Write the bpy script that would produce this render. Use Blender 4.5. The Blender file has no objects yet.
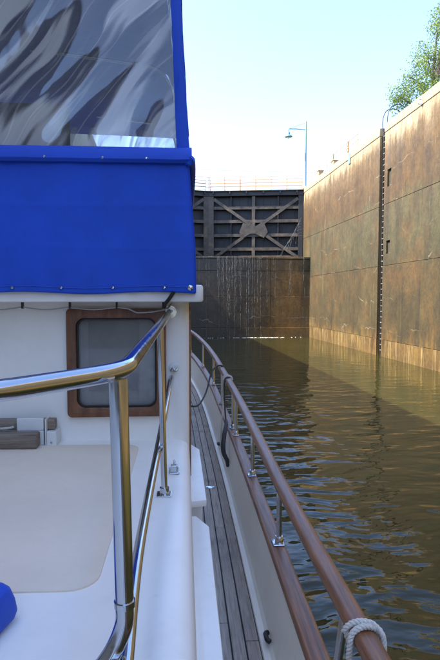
import bpy, bmesh, math, random
from mathutils import Vector, Matrix, noise

R = math.radians
scene = bpy.context.scene
col = scene.collection

# ------------------------------------------------------------------ camera
EYE = Vector((0.0, 0.0, 3.0))
cd = bpy.data.cameras.new('camera')
cam = bpy.data.objects.new('camera', cd)
col.objects.link(cam)
cam.location = EYE
cam.rotation_euler = (R(90 - 3.45), 0, R(-6.13))
cd.sensor_fit = 'VERTICAL'
cd.sensor_height = 36.0
cd.lens = 530.0 / 660.0 * 36.0
cd.clip_start = 0.02
cd.clip_end = 6000
scene.camera = cam

# ------------------------------------------------------------------ sky, sun, exposure
SUN_EL = 49.0
SUN_ROT = -94.0          # degrees clockwise from +Y
world = bpy.data.worlds.new('World')
scene.world = world
world.use_nodes = True
wn = world.node_tree
wn.nodes.clear()
sky = wn.nodes.new('ShaderNodeTexSky')
sky.sky_type = 'NISHITA'
sky.sun_disc = False
sky.sun_elevation = R(SUN_EL)
sky.sun_rotation = R(SUN_ROT)
sky.altitude = 60
sky.air_density = 0.70
sky.dust_density = 1.5
sky.ozone_density = 2.8
bg = wn.nodes.new('ShaderNodeBackground')
bg.inputs['Strength'].default_value = 0.15
wo = wn.nodes.new('ShaderNodeOutputWorld')
wn.links.new(sky.outputs[0], bg.inputs[0])
wn.links.new(bg.outputs[0], wo.inputs[0])

sd = bpy.data.lights.new('sun', 'SUN')
sd.energy = 2.7
sd.angle = R(0.5)
sd.color = (1.0, 0.93, 0.82)
sun = bpy.data.objects.new('sun', sd)
col.objects.link(sun)
_e, _r = R(SUN_EL), R(SUN_ROT)
to_sun = Vector((math.sin(_r) * math.cos(_e), math.cos(_r) * math.cos(_e), math.sin(_e)))
sun.rotation_euler = to_sun.to_track_quat('Z', 'Y').to_euler()
sun.location = (-30, 10, 60)

vs = scene.view_settings
vs.view_transform = 'Standard'
vs.look = 'None'
vs.exposure = 2.5
vs.gamma = 1.0
vs.use_curve_mapping = False
scene.cycles.max_bounces = 7
scene.cycles.transparent_max_bounces = 12
scene.cycles.caustics_reflective = False
scene.cycles.caustics_refractive = False
scene.cycles.use_denoising = True

rnd = random.Random(7)

# ------------------------------------------------------------------ mesh helpers
class MB:
    def __init__(self):
        self.v = []
        self.f = []

    def box(self, x0, x1, y0, y1, z0, z1, M=None):
        b = len(self.v)
        pts = [(x0, y0, z0), (x1, y0, z0), (x1, y1, z0), (x0, y1, z0), (x0, y0, z1), (x1, y0, z1), (x1, y1, z1), (x0, y1, z1)]
        if M is not None:
            pts = [tuple(M @ Vector(p)) for p in pts]
        self.v += pts
        for q in ((0, 3, 2, 1), (4, 5, 6, 7), (0, 1, 5, 4), (1, 2, 6, 5), (2, 3, 7, 6), (3, 0, 4, 7)):
            self.f.append(tuple(b + i for i in q))
        return self

    def beam(self, a, b, w, d, up=(0, 0, 1)):
        a = Vector(a); b = Vector(b)
        t = (b - a).normalized()
        s = t.cross(Vector(up))
        if s.length < 1e-5:
            s = t.cross(Vector((0, 1, 0)))
        s.normalize()
        n = s.cross(t).normalized()
        base = len(self.v)
        for p in (a, b):
            for i, j in ((-1, -1), (1, -1), (1, 1), (-1, 1)):
                self.v.append(tuple(p + s * (i * w / 2) + n * (j * d / 2)))
        for q in ((0, 3, 2, 1), (4, 5, 6, 7), (0, 1, 5, 4), (1, 2, 6, 5), (2, 3, 7, 6), (3, 0, 4, 7)):
            self.f.append(tuple(base + i for i in q))
        return self

    def tube(self, path, r, seg=10, caps=True):
        path = [Vector(p) for p in path]
        n = len(path)
        rr = r if isinstance(r, (list, tuple)) else [r] * n
        tang = []
        for i in range(n):
            a = path[max(0, i - 1)]; b = path[min(n - 1, i + 1)]
            d = (b - a)
            tang.append(d.normalized() if d.length > 1e-9 else Vector((0, 0, 1)))
        ref = Vector((0, 0, 1)) if abs(tang[0].z) < 0.9 else Vector((1, 0, 0))
        nx = tang[0].cross(ref).normalized()
        base = len(self.v)
        for i in range(n):
            nx = (nx - tang[i] * nx.dot(tang[i]))
            if nx.length < 1e-6:
                nx = tang[i].orthogonal()
            nx.normalize()
            ny = tang[i].cross(nx)
            for k in range(seg):
                a = 2 * math.pi * k / seg
                self.v.append(tuple(path[i] + (nx * math.cos(a) + ny * math.sin(a)) * rr[i]))
        for i in range(n - 1):
            for k in range(seg):
                k2 = (k + 1) % seg
                self.f.append((base + i * seg + k, base + i * seg + k2, base + (i + 1) * seg + k2, base + (i + 1) * seg + k))
        if caps:
            self.f.append(tuple(base + k for k in reversed(range(seg))))
            self.f.append(tuple(base + (n - 1) * seg + k for k in range(seg)))
        return self

    def loft(self, rings, closed=True, caps=True):
        base = len(self.v)
        m = len(rings[0])
        for rg in rings:
            self.v += [tuple(p) for p in rg]
        for i in range(len(rings) - 1):
            for k in range(m if closed else m - 1):
                k2 = (k + 1) % m
                self.f.append((base + i * m + k, base + i * m + k2, base + (i + 1) * m + k2, base + (i + 1) * m + k))
        if caps and closed:
            self.f.append(tuple(base + k for k in reversed(range(m))))
            self.f.append(tuple(base + (len(rings) - 1) * m + k for k in range(m)))
        return self

    def grid(self, nu, nv, fn):
        base = len(self.v)
        for i in range(nu + 1):
            for j in range(nv + 1):
                self.v.append(tuple(fn(i / nu, j / nv)))
        for i in range(nu):
            for j in range(nv):
                a = base + i * (nv + 1) + j
                self.f.append((a, a + nv + 1, a + nv + 2, a + 1))
        return self

    def lathe(self, prof, centre=(0, 0, 0), seg=16, M=None):
        c = Vector(centre)
        rings = []
        for r, z in prof:
            ring = []
            for k in range(seg):
                a = 2 * math.pi * k / seg
                p = Vector((r * math.cos(a), r * math.sin(a), z))
                if M is not None:
                    p = M @ p
                ring.append(c + p)
            rings.append(ring)
        return self.loft(rings)

    def mesh(self, name, mat, bevel=0.0, seg=2, smooth=False, fix=True):
        me = bpy.data.meshes.new(name)
        me.from_pydata(self.v, [], self.f)
        if bevel > 0 or fix:
            bm = bmesh.new()
            bm.from_mesh(me)
            bmesh.ops.recalc_face_normals(bm, faces=bm.faces)
            if bevel > 0:
                ed = [e for e in bm.edges if len(e.link_faces) == 2 and e.calc_face_angle(0) > R(35)]
                bmesh.ops.bevel(bm, geom=ed, offset=bevel, segments=seg, affect='EDGES', profile=0.5, clamp_overlap=True)
            bm.to_mesh(me)
            bm.free()
        if mat is not None:
            me.materials.append(mat)
        if smooth:
            me.polygons.foreach_set('use_smooth', [True] * len(me.polygons))
            if smooth != 'all':
                me.set_sharp_from_angle(angle=R(40))
        return me

    def build(self, name, mat, parent=None, bevel=0.0, seg=2, smooth=False, fix=True):
        return link(name, self.mesh(name, mat, bevel, seg, smooth, fix), parent)


def link(name, me, parent=None):
    o = bpy.data.objects.new(name, me)
    col.objects.link(o)
    if parent is not None:
        o.parent = parent
    return o


def empty(name, loc=(0, 0, 0), rz=0.0):
    o = bpy.data.objects.new(name, None)
    col.objects.link(o)
    o.location = loc
    o.rotation_euler = (0, 0, rz)
    o.empty_display_size = 0.2
    return o


def tag(o, label=None, cat=None, group=None, kind=None):
    if label: o['label'] = label
    if cat: o['category'] = cat
    if group: o['group'] = group
    if kind: o['kind'] = kind
    return o


def spline(pts, n=8):
    P = [Vector(p) for p in pts]
    out = []
    for i in range(len(P) - 1):
        p0 = P[i - 1] if i > 0 else P[0] * 2 - P[1]
        p1, p2 = P[i], P[i + 1]
        p3 = P[i + 2] if i + 2 < len(P) else P[-1] * 2 - P[-2]
        for k in range(n):
            t = k / n
            out.append(0.5 * ((2 * p1) + (p2 - p0) * t + (2 * p0 - 5 * p1 + 4 * p2 - p3) * t * t + (3 * p1 - p0 - 3 * p2 + p3) * t ** 3))
    out.append(P[-1].copy())
    return out


def fillet(pts, r, n=7):
    """polyline with its inner corners rounded"""
    P = [Vector(p) for p in pts]
    out = [P[0]]
    for i in range(1, len(P) - 1):
        a = (P[i - 1] - P[i]); b = (P[i + 1] - P[i])
        d = min(r, a.length * .49, b.length * .49)
        p0 = P[i] + a.normalized() * d
        p2 = P[i] + b.normalized() * d
        for k in range(n + 1):
            t = k / n
            out.append(p0 * (1 - t) ** 2 + P[i] * 2 * t * (1 - t) + p2 * t * t)
    out.append(P[-1])
    return out


def interp(tab, x):
    """smooth (Catmull-Rom/Hermite) interpolation of a table of (x, y)"""
    n = len(tab)
    if x <= tab[0][0]:
        return tab[0][1]
    if x >= tab[-1][0]:
        return tab[-1][1]
    for i in range(n - 1):
        x0, y0 = tab[i]; x1, y1 = tab[i + 1]
        if x <= x1:
            h = x1 - x0
            m0 = (y1 - tab[i - 1][1]) / (x1 - tab[i - 1][0]) if i > 0 else (y1 - y0) / h
            m1 = (tab[i + 2][1] - y0) / (tab[i + 2][0] - x0) if i + 2 < n else (y1 - y0) / h
            t = (x - x0) / h
            return (2 * t**3 - 3 * t**2 + 1) * y0 + (t**3 - 2 * t**2 + t) * h * m0 + (-2 * t**3 + 3 * t**2) * y1 + (t**3 - t**2) * h * m1


# ------------------------------------------------------------------ material helpers
class N:
    """small node-graph builder"""
    def __init__(self, name):
        self.m = bpy.data.materials.new(name)
        self.m.use_nodes = True
        self.t = self.m.node_tree
        self.bsdf = self.t.nodes['Principled BSDF']
        self.out = self.t.nodes['Material Output']
        self._pos = None

    def node(self, typ, **kw):
        n = self.t.nodes.new(typ)
        for k, v in kw.items():
            setattr(n, k, v)
        return n

    def set(self, sock, val):
        if hasattr(val, 'is_output'):
            self.t.links.new(val, sock)
        elif isinstance(val, (tuple, list)) and len(val) == 3 and sock.type == 'RGBA':
            sock.default_value = (*val, 1)
        else:
            sock.default_value = val

    def pos(self):
        if self._pos is None:
            self._pos = self.node('ShaderNodeNewGeometry').outputs['Position']
        return self._pos

    def objpos(self):
        return self.node('ShaderNodeTexCoord').outputs['Object']

    def sep(self, v):
        s = self.node('ShaderNodeSeparateXYZ')
        self.set(s.inputs[0], v)
        return s.outputs

    def comb(self, x, y, z):
        c = self.node('ShaderNodeCombineXYZ')
        for i, q in enumerate((x, y, z)):
            self.set(c.inputs[i], q)
        return c.outputs[0]

    def math(self, op, a, b=None, c=None, clamp=False):
        n = self.node('ShaderNodeMath', operation=op, use_clamp=clamp)
        self.set(n.inputs[0], a)
        if b is not None: self.set(n.inputs[1], b)
        if c is not None: self.set(n.inputs[2], c)
        return n.outputs[0]

    def scale(self, v, s):
        n = self.node('ShaderNodeVectorMath', operation='MULTIPLY')
        self.set(n.inputs[0], v)
        n.inputs[1].default_value = s
        return n.outputs[0]

    def addv(self, a, b):
        n = self.node('ShaderNodeVectorMath', operation='ADD')
        self.set(n.inputs[0], a)
        self.set(n.inputs[1], b)
        return n.outputs[0]

    def noise(self, vec, scale=1.0, detail=4.0, rough=0.55, color=False, dist=0.0):
        n = self.node('ShaderNodeTexNoise')
        self.set(n.inputs['Vector'], vec)
        n.inputs['Scale'].default_value = scale
        n.inputs['Detail'].default_value = detail
        n.inputs['Roughness'].default_value = rough
        n.inputs['Distortion'].default_value = dist
        return n.outputs['Color' if color else 'Fac']

    def voronoi(self, vec, scale=1.0, feature='DISTANCE_TO_EDGE', out='Distance'):
        n = self.node('ShaderNodeTexVoronoi', feature=feature)
        self.set(n.inputs['Vector'], vec)
        n.inputs['Scale'].default_value = scale
        return n.outputs[out]

    def ramp(self, fac, stops, interp='LINEAR'):
        n = self.node('ShaderNodeValToRGB')
        n.color_ramp.interpolation = interp
        el = n.color_ramp.elements
        while len(el) < len(stops):
            el.new(0.5)
        for e, (p, c) in zip(el, stops):
            e.position = p
            e.color = (*c, 1) if isinstance(c, (tuple, list)) else (c, c, c, 1)
        self.set(n.inputs[0], fac)
        return n.outputs[0]

    def sstep(self, x, a, b):
        n = self.node('ShaderNodeMapRange', interpolation_type='SMOOTHSTEP')
        self.set(n.inputs['Value'], x)
        n.inputs['From Min'].default_value = a
        n.inputs['From Max'].default_value = b
        return n.outputs[0]

    def mix(self, fac, a, b, mode='MIX'):
        n = self.node('ShaderNodeMix', data_type='RGBA', blend_type=mode)
        self.set(n.inputs[0], fac)
        self.set(n.inputs[6], a)
        self.set(n.inputs[7], b)
        return n.outputs[2]

    def bump(self, h, strength=0.3, dist=0.01, normal=None):
        n = self.node('ShaderNodeBump')
        n.inputs['Strength'].default_value = strength
        n.inputs['Distance'].default_value = dist
        self.set(n.inputs['Height'], h)
        if normal is not None:
            self.set(n.inputs['Normal'], normal)
        return n.outputs[0]

    def p(self, **kw):
        names = dict(base='Base Color', rough='Roughness', metal='Metallic', ior='IOR', coat='Coat Weight', coatr='Coat Roughness',
                     normal='Normal', trans='Transmission Weight', alpha='Alpha', spec='Specular IOR Level', sheen='Sheen Weight', sss='Subsurface Weight')
        for k, v in kw.items():
            self.set(self.bsdf.inputs[names[k]], v)
        return self.m


MAT = {}

def mat_concrete(name, wet=False):
    n = N(name)
    P = n.pos()
    x, y, z = n.sep(P)
    al = n.math('ADD', x, y)
    rnd_ = n.node('ShaderNodeObjectInfo').outputs['Random']
    # stains follow real runs of water: stretched along z
    streak = n.noise(n.comb(n.math('MULTIPLY', al, 1.5), n.math('MULTIPLY', rnd_, 3.0), n.math('MULTIPLY', z, 0.09)), 1.0, 6, 0.62)
    streak2 = n.noise(n.comb(n.math('MULTIPLY', al, 5.0), 3.3, n.math('MULTIPLY', z, 0.22)), 1.0, 5, 0.6)
    blot = n.noise(P, 0.33, 6, 0.62)
    fine = n.noise(P, 7.0, 8, 0.7)
    jz = n.math('ADD', n.math('ADD', z, n.math('MULTIPLY', n.math('SUBTRACT', streak, 0.5), 2.2)), n.math('MULTIPLY', n.math('SUBTRACT', streak2, 0.5), 1.6))
    if not wet:
        body = n.ramp(n.math('DIVIDE', jz, 12.0), [
            (0.00, (0.105, 0.060, 0.012)), (0.06, (0.11, 0.062, 0.012)), (0.10, (0.050, 0.034, 0.0090)), (0.22, (0.048, 0.035, 0.0100)),
            (0.37, (0.060, 0.038, 0.0100)), (0.40, (0.050, 0.042, 0.0150)), (0.55, (0.060, 0.050, 0.0190)), (0.64, (0.064, 0.050, 0.0190)),
            (0.68, (0.074, 0.042, 0.0120)), (0.80, (0.082, 0.046, 0.0140)), (0.88, (0.13, 0.082, 0.033)), (0.93, (0.36, 0.27, 0.15))])
    else:
        body = n.ramp(n.math('ADD', n.math('MULTIPLY', n.math('SUBTRACT', n.math('ADD', x, n.math('MULTIPLY', n.math('SUBTRACT', streak, .5), 6.0)), 2.0), 1 / 9.0), 0.0), [
            (0.0, (0.045, 0.036, 0.024)), (0.45, (0.058, 0.045, 0.028)), (0.66, (0.10, 0.062, 0.024)), (0.80, (0.17, 0.095, 0.030)), (0.9, (0.13, 0.08, 0.03)), (1.0, (0.07, 0.055, 0.028))])
    body = n.mix(n.math('MULTIPLY', n.sstep(streak, 0.50, 0.72), 0.5), body, (0.018, 0.013, 0.007))
    streak3 = n.noise(n.comb(n.math('MULTIPLY', al, 8.0), 6.1, n.math('MULTIPLY', z, 0.45)), 1.0, 4, 0.6)
    body = n.mix(0.22, body, n.ramp(streak3, [(0.32, 0.55), (0.5, 1.0), (0.70, 1.40)]), 'MULTIPLY')
    body = n.mix(n.math('MULTIPLY', n.sstep(streak2, 0.54, 0.74), 0.28), body, (0.030, 0.02, 0.010))
    rust = n.sstep(n.noise(n.comb(n.math('MULTIPLY', al, 0.55), 7.7, n.math('MULTIPLY', z, 0.42)), 1.0, 8, 0.70), 0.49, 0.66)
    body = n.mix(n.math('MULTIPLY', rust, 0.45 if not wet else 0.25), body, (0.095, 0.043, 0.009))
    mott = n.noise(n.scale(P, (1.0, 1.0, 0.8)), 1.1, 9, 0.74)
    body = n.mix(0.85, body, n.ramp(mott, [(0.32, 0.50), (0.50, 0.95), (0.68, 1.45)]), 'MULTIPLY')
    pale = n.mix(n.math('MULTIPLY', n.sstep(blot, 0.52, 0.78), 0.25), body, (0.19, 0.14, 0.07) if not wet else (0.10, 0.085, 0.06))
    tint = n.mix(n.math('MULTIPLY', rnd_, 0.22), pale, (0.85, 0.86, 0.86), 'MULTIPLY')
    gr = n.ramp(fine, [(0.28, 0.50), (0.72, 1.35)])
    colr = n.mix(0.8, tint, gr, 'MULTIPLY')
    # pale lime runs leaking from hair cracks
    warp = n.noise(P, 0.8, 4, 0.6, color=True)
    wob = n.math('MULTIPLY', n.noise(n.comb(n.math('MULTIPLY', al, 0.42), 0.0, n.math('MULTIPLY', z, 0.35)), 1.0, 6, 0.55), 1.3)
    fr = n.math('FRACT', n.math('ADD', n.math('MULTIPLY', z, 0.62), wob))
    dl = n.math('ABSOLUTE', n.math('SUBTRACT', fr, 0.5))
    crack = n.math('MULTIPLY', n.sstep(dl, 0.016, 0.003), n.sstep(n.noise(n.comb(n.math('MULTIPLY', al, 0.45), 4.0, n.math('MULTIPLY', z, 0.9)), 1.0, 5, 0.7), 0.50, 0.66))
    seep = n.math('MULTIPLY', n.sstep(n.math('SUBTRACT', fr, 0.5), -0.30, 0.0), n.sstep(fr, 0.52, 0.5))
    run = n.math('MULTIPLY', n.sstep(n.noise(n.comb(n.math('MULTIPLY', al, 4.2), 9.1, n.math('MULTIPLY', z, 0.16)), 1.0, 3, 0.6), 0.64, 0.74), n.sstep(n.noise(P, 0.5, 4, 0.7), 0.46, 0.6))
    white = (0.42, 0.35, 0.22) if not wet else (0.42, 0.39, 0.33)
    colr = n.mix(n.math('MULTIPLY', crack, 0.42 if not wet else 0.7), colr, white)
    colr = n.mix(n.math('MULTIPLY', run, 0.35 if not wet else 0.6), colr, white)
    if not wet:   # drips at the water mark
        low = n.sstep(z, 0.95, 0.75)
        drip = n.sstep(n.noise(n.comb(n.math('MULTIPLY', al, 6.0), 1.0, n.math('MULTIPLY', z, 0.35)), 1.0, 4, 0.6), 0.50, 0.68)
        colr = n.mix(n.math('MULTIPLY', n.math('MULTIPLY', low, drip), 0.7), colr, (0.36, 0.26, 0.11))
    b = n.bump(fine, 0.35, 0.02)
    b = n.bump(n.noise(P, 38.0, 4, 0.6), 0.25, 0.004, b)
    return n.p(base=colr, rough=n.ramp(streak, [(0.3, 0.92 if not wet else 0.45), (0.8, 0.7 if not wet else 0.25)]), normal=b)


def mat_plain(name, colr, rough=0.5, metal=0.0, var=0.12, scale=8.0, bump=0.05, coat=0.0, dirt=None, obj=False):
    n = N(name)
    P = n.objpos() if obj else n.pos()
    f = n.noise(P, scale, 6, 0.65)
    c = n.mix(1.0, colr, n.ramp(f, [(0.25, 1 - var), (0.75, 1 + var)]), 'MULTIPLY')
    if dirt:
        d = n.noise(P, dirt[1], 7, 0.7)
        c = n.mix(n.math('MULTIPLY', n.sstep(d, 0.52, 0.75), dirt[2]), c, dirt[0])
    b = n.bump(n.noise(P, scale * 6, 4, 0.6), bump, 0.01)
    return n.p(base=c, rough=n.ramp(f, [(0.2, max(0.02, rough - 0.08)), (0.8, rough + 0.08)]), metal=metal, normal=b, coat=coat)


def mat_steel(name):
    n = N(name)
    P = n.pos()
    f = n.noise(P, 30.0, 5, 0.6)
    s = n.noise(n.scale(P, (90, 90, 14)), 1.0, 3, 0.6)
    spot = n.sstep(n.noise(P, 55, 3, 0.6), 0.68, 0.76)
    c = n.mix(n.math('MULTIPLY', spot, 0.35), (0.53, 0.55, 0.58), (0.20, 0.16, 0.12))
    return n.p(base=c, metal=1.0, rough=n.ramp(f, [(0.3, 0.07), (0.75, 0.20)]), normal=n.bump(s, 0.02, 0.002))


def mat_teak_varnish(name, k=1.0, coat=0.45, axis=(70, 3.2, 70)):
    n = N(name)
    P = n.objpos()
    g = n.noise(n.scale(P, axis), 1.0, 5, 0.65)
    w = n.noise(n.scale(P, (9, 0.8, 9)), 1.0, 4, 0.6)
    c = n.ramp(g, [(0.30, (0.060 * k, 0.022 * k, 0.009 * k)), (0.5, (0.15 * k, 0.058 * k, 0.022 * k)), (0.72, (0.26 * k, 0.11 * k, 0.045 * k))])
    c = n.mix(n.math('MULTIPLY', n.sstep(w, 0.5, 0.72), 0.4), c, (0.20, 0.10, 0.06))
    wear = n.sstep(n.noise(n.scale(P, (30, 4, 30)), 1.0, 6, 0.75), 0.56, 0.70)
    c = n.mix(n.math('MULTIPLY', wear, 0.45), c, (0.20, 0.105, 0.055))
    return n.p(base=c, rough=0.5, coat=coat, coatr=n.ramp(w, [(0.3, 0.13), (0.7, 0.34)]), normal=n.bump(g, 0.12, 0.003))


def mat_teak_grey(name, axis=(120, 5, 60), base=(0.45, 0.385, 0.32), dark=(0.24, 0.20, 0.16)):
    n = N(name)
    P = n.objpos()
    rn = n.node('ShaderNodeObjectInfo').outputs['Random']
    g = n.noise(n.addv(n.scale(P, axis), n.comb(n.math('MULTIPLY', rn, 31.0), 0.0, 0.0)), 1.0, 6, 0.7)
    bl = n.noise(P, 3.5, 5, 0.6)
    c = n.ramp(g, [(0.28, dark), (0.55, base), (0.8, tuple(q * 1.35 for q in base))])
    c = n.mix(n.math('MULTIPLY', rn, 0.5), c, (0.62, 0.63, 0.66), 'MULTIPLY')
    c = n.mix(n.math('MULTIPLY', n.sstep(bl, 0.5, 0.75), 0.5), c, (0.10, 0.09, 0.085))
    return n.p(base=c, rough=0.75, normal=n.bump(g, 0.5, 0.003))


def mat_gelcoat(name, colr=(0.88, 0.85, 0.78), rough=0.32, grime=0.28):
    n = N(name)
    P = n.objpos()
    d = n.noise(P, 2.2, 7, 0.7)
    st = n.noise(n.scale(P, (9, 9, 0.8)), 1.0, 5, 0.65)
    sp = n.sstep(n.noise(P, 24.0, 4, 0.6), 0.66, 0.76)
    c = n.mix(n.math('MULTIPLY', n.sstep(d, 0.45, 0.75), grime), colr, (0.56, 0.53, 0.46))
    c = n.mix(n.math('MULTIPLY', n.sstep(st, 0.56, 0.8), grime * 0.7), c, (0.48, 0.44, 0.36))
    c = n.mix(n.math('MULTIPLY', sp, grime * 0.6), c, (0.40, 0.36, 0.28))
    return n.p(base=c, rough=n.ramp(d, [(0.3, rough - 0.06), (0.75, rough + 0.16)]), normal=n.bump(n.noise(P, 5, 3, 0.5), 0.06, 0.01))


def mat_canvas(name, colr):
    n = N(name)
    P = n.objpos()
    x, y, z = n.sep(P)
    wv = n.math('MULTIPLY', n.math('SINE', n.math('MULTIPLY', n.math('ADD', x, y), 2600.0)), n.math('SINE', n.math('MULTIPLY', z, 2600.0)))
    f = n.noise(P, 5.0, 6, 0.7)
    fad = n.noise(n.scale(P, (2, 2, 1)), 1.0, 5, 0.6)
    c = n.mix(1.0, colr, n.ramp(f, [(0.25, 0.82), (0.75, 1.15)]), 'MULTIPLY')
    c = n.mix(n.math('MULTIPLY', n.sstep(fad, 0.5, 0.8), 0.18), c, (0.05, 0.13, 0.50))
    b = n.bump(n.noise(n.scale(P, (6, 6, 3)), 1.0, 4, 0.55), 0.35, 0.02)
    b = n.bump(wv, 0.12, 0.001, b)
    return n.p(base=c, rough=0.68, normal=b, sheen=0.08)


def mat_vinyl(name):
    n = N(name)
    P = n.objpos()
    n.t.nodes.remove(n.bsdf)
    tr = n.node('ShaderNodeBsdfTransparent')
    tr.inputs[0].default_value = (0.86, 0.88, 0.90, 1)
    gl = n.node('ShaderNodeBsdfGlossy')
    gl.inputs['Color'].default_value = (1, 1, 1, 1)
    gl.inputs['Roughness'].default_value = 0.05
    df = n.node('ShaderNodeBsdfDiffuse')
    df.inputs[0].default_value = (0.84, 0.80, 0.72, 1)
    tl = n.node('ShaderNodeBsdfTranslucent')
    tl.inputs[0].default_value = (0.7, 0.69, 0.66, 1)
    hz = n.node('ShaderNodeMixShader')
    hz.inputs[0].default_value = 0.2
    n.t.links.new(df.outputs[0], hz.inputs[1]); n.t.links.new(tl.outputs[0], hz.inputs[2])
    # haze of age: cloudy film with crease highlights painted in, and fine scuffs
    px, py, pz = n.sep(P)
    sa = n.math('SUBTRACT', n.math('MULTIPLY', px, 0.80), n.math('MULTIPLY', pz, 0.60))
    sb = n.math('ADD', n.math('MULTIPLY', px, 0.60), n.math('MULTIPLY', pz, 0.80))
    bend = n.math('MULTIPLY', n.noise(P, 1.6, 2, 0.5), 0.30)
    sw = n.math('ADD', sa, bend)
    cl = n.noise(n.comb(n.math('MULTIPLY', sw, 10.0), 0.0, n.math('MULTIPLY', sb, 1.5)), 1.0, 1.8, 0.5)
    cr = n.noise(n.comb(n.math('MULTIPLY', sw, 13.0), 5.0, n.math('MULTIPLY', sb, 1.1)), 1.0, 1.0, 0.4)
    crease_glint = n.sstep(n.math('ABSOLUTE', n.math('SUBTRACT', cr, 0.5)), 0.022, 0.004)
    sc = n.noise(n.comb(n.math('MULTIPLY', sw, 60.0), 3.0, n.math('MULTIPLY', sb, 4.0)), 1.0, 5, 0.65)
    soft = n.noise(n.comb(n.math('MULTIPLY', sw, 4.0), 2.0, n.math('MULTIPLY', sb, 1.0)), 1.0, 3, 0.5)
    film = n.math('MULTIPLY', n.sstep(cl, 0.475, 0.53), n.ramp(soft, [(0.3, 0.28), (0.7, 0.66)]))
    film = n.math('ADD', film, n.math('MULTIPLY', crease_glint, 0.16))
    film = n.math('ADD', film, n.math('MULTIPLY', n.sstep(sc, 0.50, 0.75), 0.12))
    film = n.math('ADD', film, 0.05, clamp=True)
    m1 = n.node('ShaderNodeMixShader')
    n.set(m1.inputs[0], film)
    n.t.links.new(tr.outputs[0], m1.inputs[1]); n.t.links.new(hz.outputs[0], m1.inputs[2])
    fr = n.node('ShaderNodeFresnel'); fr.inputs[0].default_value = 1.5
    bm_ = n.bump(n.noise(n.scale(P, (7, 1, 3)), 1.0, 2, 0.5), 0.3, 0.006)
    n.t.links.new(bm_, gl.inputs['Normal'])
    m2 = n.node('ShaderNodeMixShader')
    n.set(m2.inputs[0], n.math('MULTIPLY', fr.outputs[0], 1.8, clamp=True))
    n.t.links.new(m1.outputs[0], m2.inputs[1]); n.t.links.new(gl.outputs[0], m2.inputs[2])
    n.t.links.new(m2.outputs[0], n.out.inputs[0])
    return n.m


def mat_glass(name, tint=(0.88, 0.89, 0.88), film=0.10):
    n = N(name)
    n.t.nodes.remove(n.bsdf)
    tr = n.node('ShaderNodeBsdfTransparent'); tr.inputs[0].default_value = (*tint, 1)
    df = n.node('ShaderNodeBsdfDiffuse'); df.inputs[0].default_value = (0.5, 0.5, 0.48, 1)
    gl = n.node('ShaderNodeBsdfGlossy'); gl.inputs['Roughness'].default_value = 0.03
    m1 = n.node('ShaderNodeMixShader')
    n.set(m1.inputs[0], n.math('MULTIPLY', n.noise(n.objpos(), 6.0, 5, 0.6), film * 2))  # dusty film, thickened to paint pale reflections over the pane
    n.t.links.new(tr.outputs[0], m1.inputs[1]); n.t.links.new(df.outputs[0], m1.inputs[2])
    fr = n.node('ShaderNodeFresnel'); fr.inputs[0].default_value = 1.45
    m2 = n.node('ShaderNodeMixShader')
    n.set(m2.inputs[0], n.math('MULTIPLY', fr.outputs[0], 1.0, clamp=True))
    n.t.links.new(m1.outputs[0], m2.inputs[1]); n.t.links.new(gl.outputs[0], m2.inputs[2])
    n.t.links.new(m2.outputs[0], n.out.inputs[0])
    return n.m


def mat_water(name):
    n = N(name)
    P = n.pos()
    wq = n.noise(P, 0.5, 2, 0.5, color=True)
    Q = n.addv(P, n.scale(wq, (0.7, 0.7, 0.0)))
    a = n.noise(n.scale(Q, (1.15, 2.3, 1)), 1.0, 2, 0.42)
    b_ = n.noise(n.scale(Q, (3.2, 6.0, 1)), 1.0, 2, 0.5)
    c_ = n.noise(n.scale(P, (0.22, 0.32, 1)), 1.0, 2, 0.5)
    calm = n.ramp(c_, [(0.35, 0.60), (0.65, 1.0)])
    wx, wy, wz = n.sep(P)
    # ripples come off the moored hull and die out towards the far wall and the gate
    dist = n.math('ADD', n.math('MULTIPLY', wx, 1.0), n.math('MULTIPLY', n.math('MAXIMUM', wy, 0.0), 0.12))
    calm = n.math('MULTIPLY', calm, n.ramp(n.math('DIVIDE', dist, 14.0), [(0.10, 1.0), (0.28, 0.80), (0.45, 0.45), (0.70, 0.15), (0.95, 0.10)]))
    h = n.math('ADD', n.math('MULTIPLY', a, 0.175), n.math('MULTIPLY', b_, 0.020))
    h = n.math('MULTIPLY', h, calm)
    nb = n.bump(h, 1.0, 1.0)
    silt = n.noise(P, 0.25, 4, 0.6)
    base = n.ramp(silt, [(0.3, (0.024, 0.0230, 0.0060)), (0.7, (0.033, 0.031, 0.0088))])
    n.p(base=base, rough=0.02, ior=1.333, normal=nb)
    return n.m


def mat_leaf(name):
    n = N(name)
    rnd_ = n.noise(n.pos(), 0.9, 3, 0.6)
    c = n.ramp(rnd_, [(0.3, (0.09, 0.13, 0.032)), (0.6, (0.16, 0.21, 0.055)), (0.8, (0.22, 0.25, 0.09))])
    n.p(base=c, rough=0.5)
    tl = n.node('ShaderNodeBsdfTranslucent')
    n.set(tl.inputs[0], n.mix(1.0, c, (1.5, 1.6, 0.9), 'MULTIPLY'))
    m = n.node('ShaderNodeMixShader'); m.inputs[0].default_value = 0.4
    n.t.links.new(n.bsdf.outputs[0], m.inputs[1]); n.t.links.new(tl.outputs[0], m.inputs[2])
    n.t.links.new(m.outputs[0], n.out.inputs[0])
    return n.m


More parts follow.
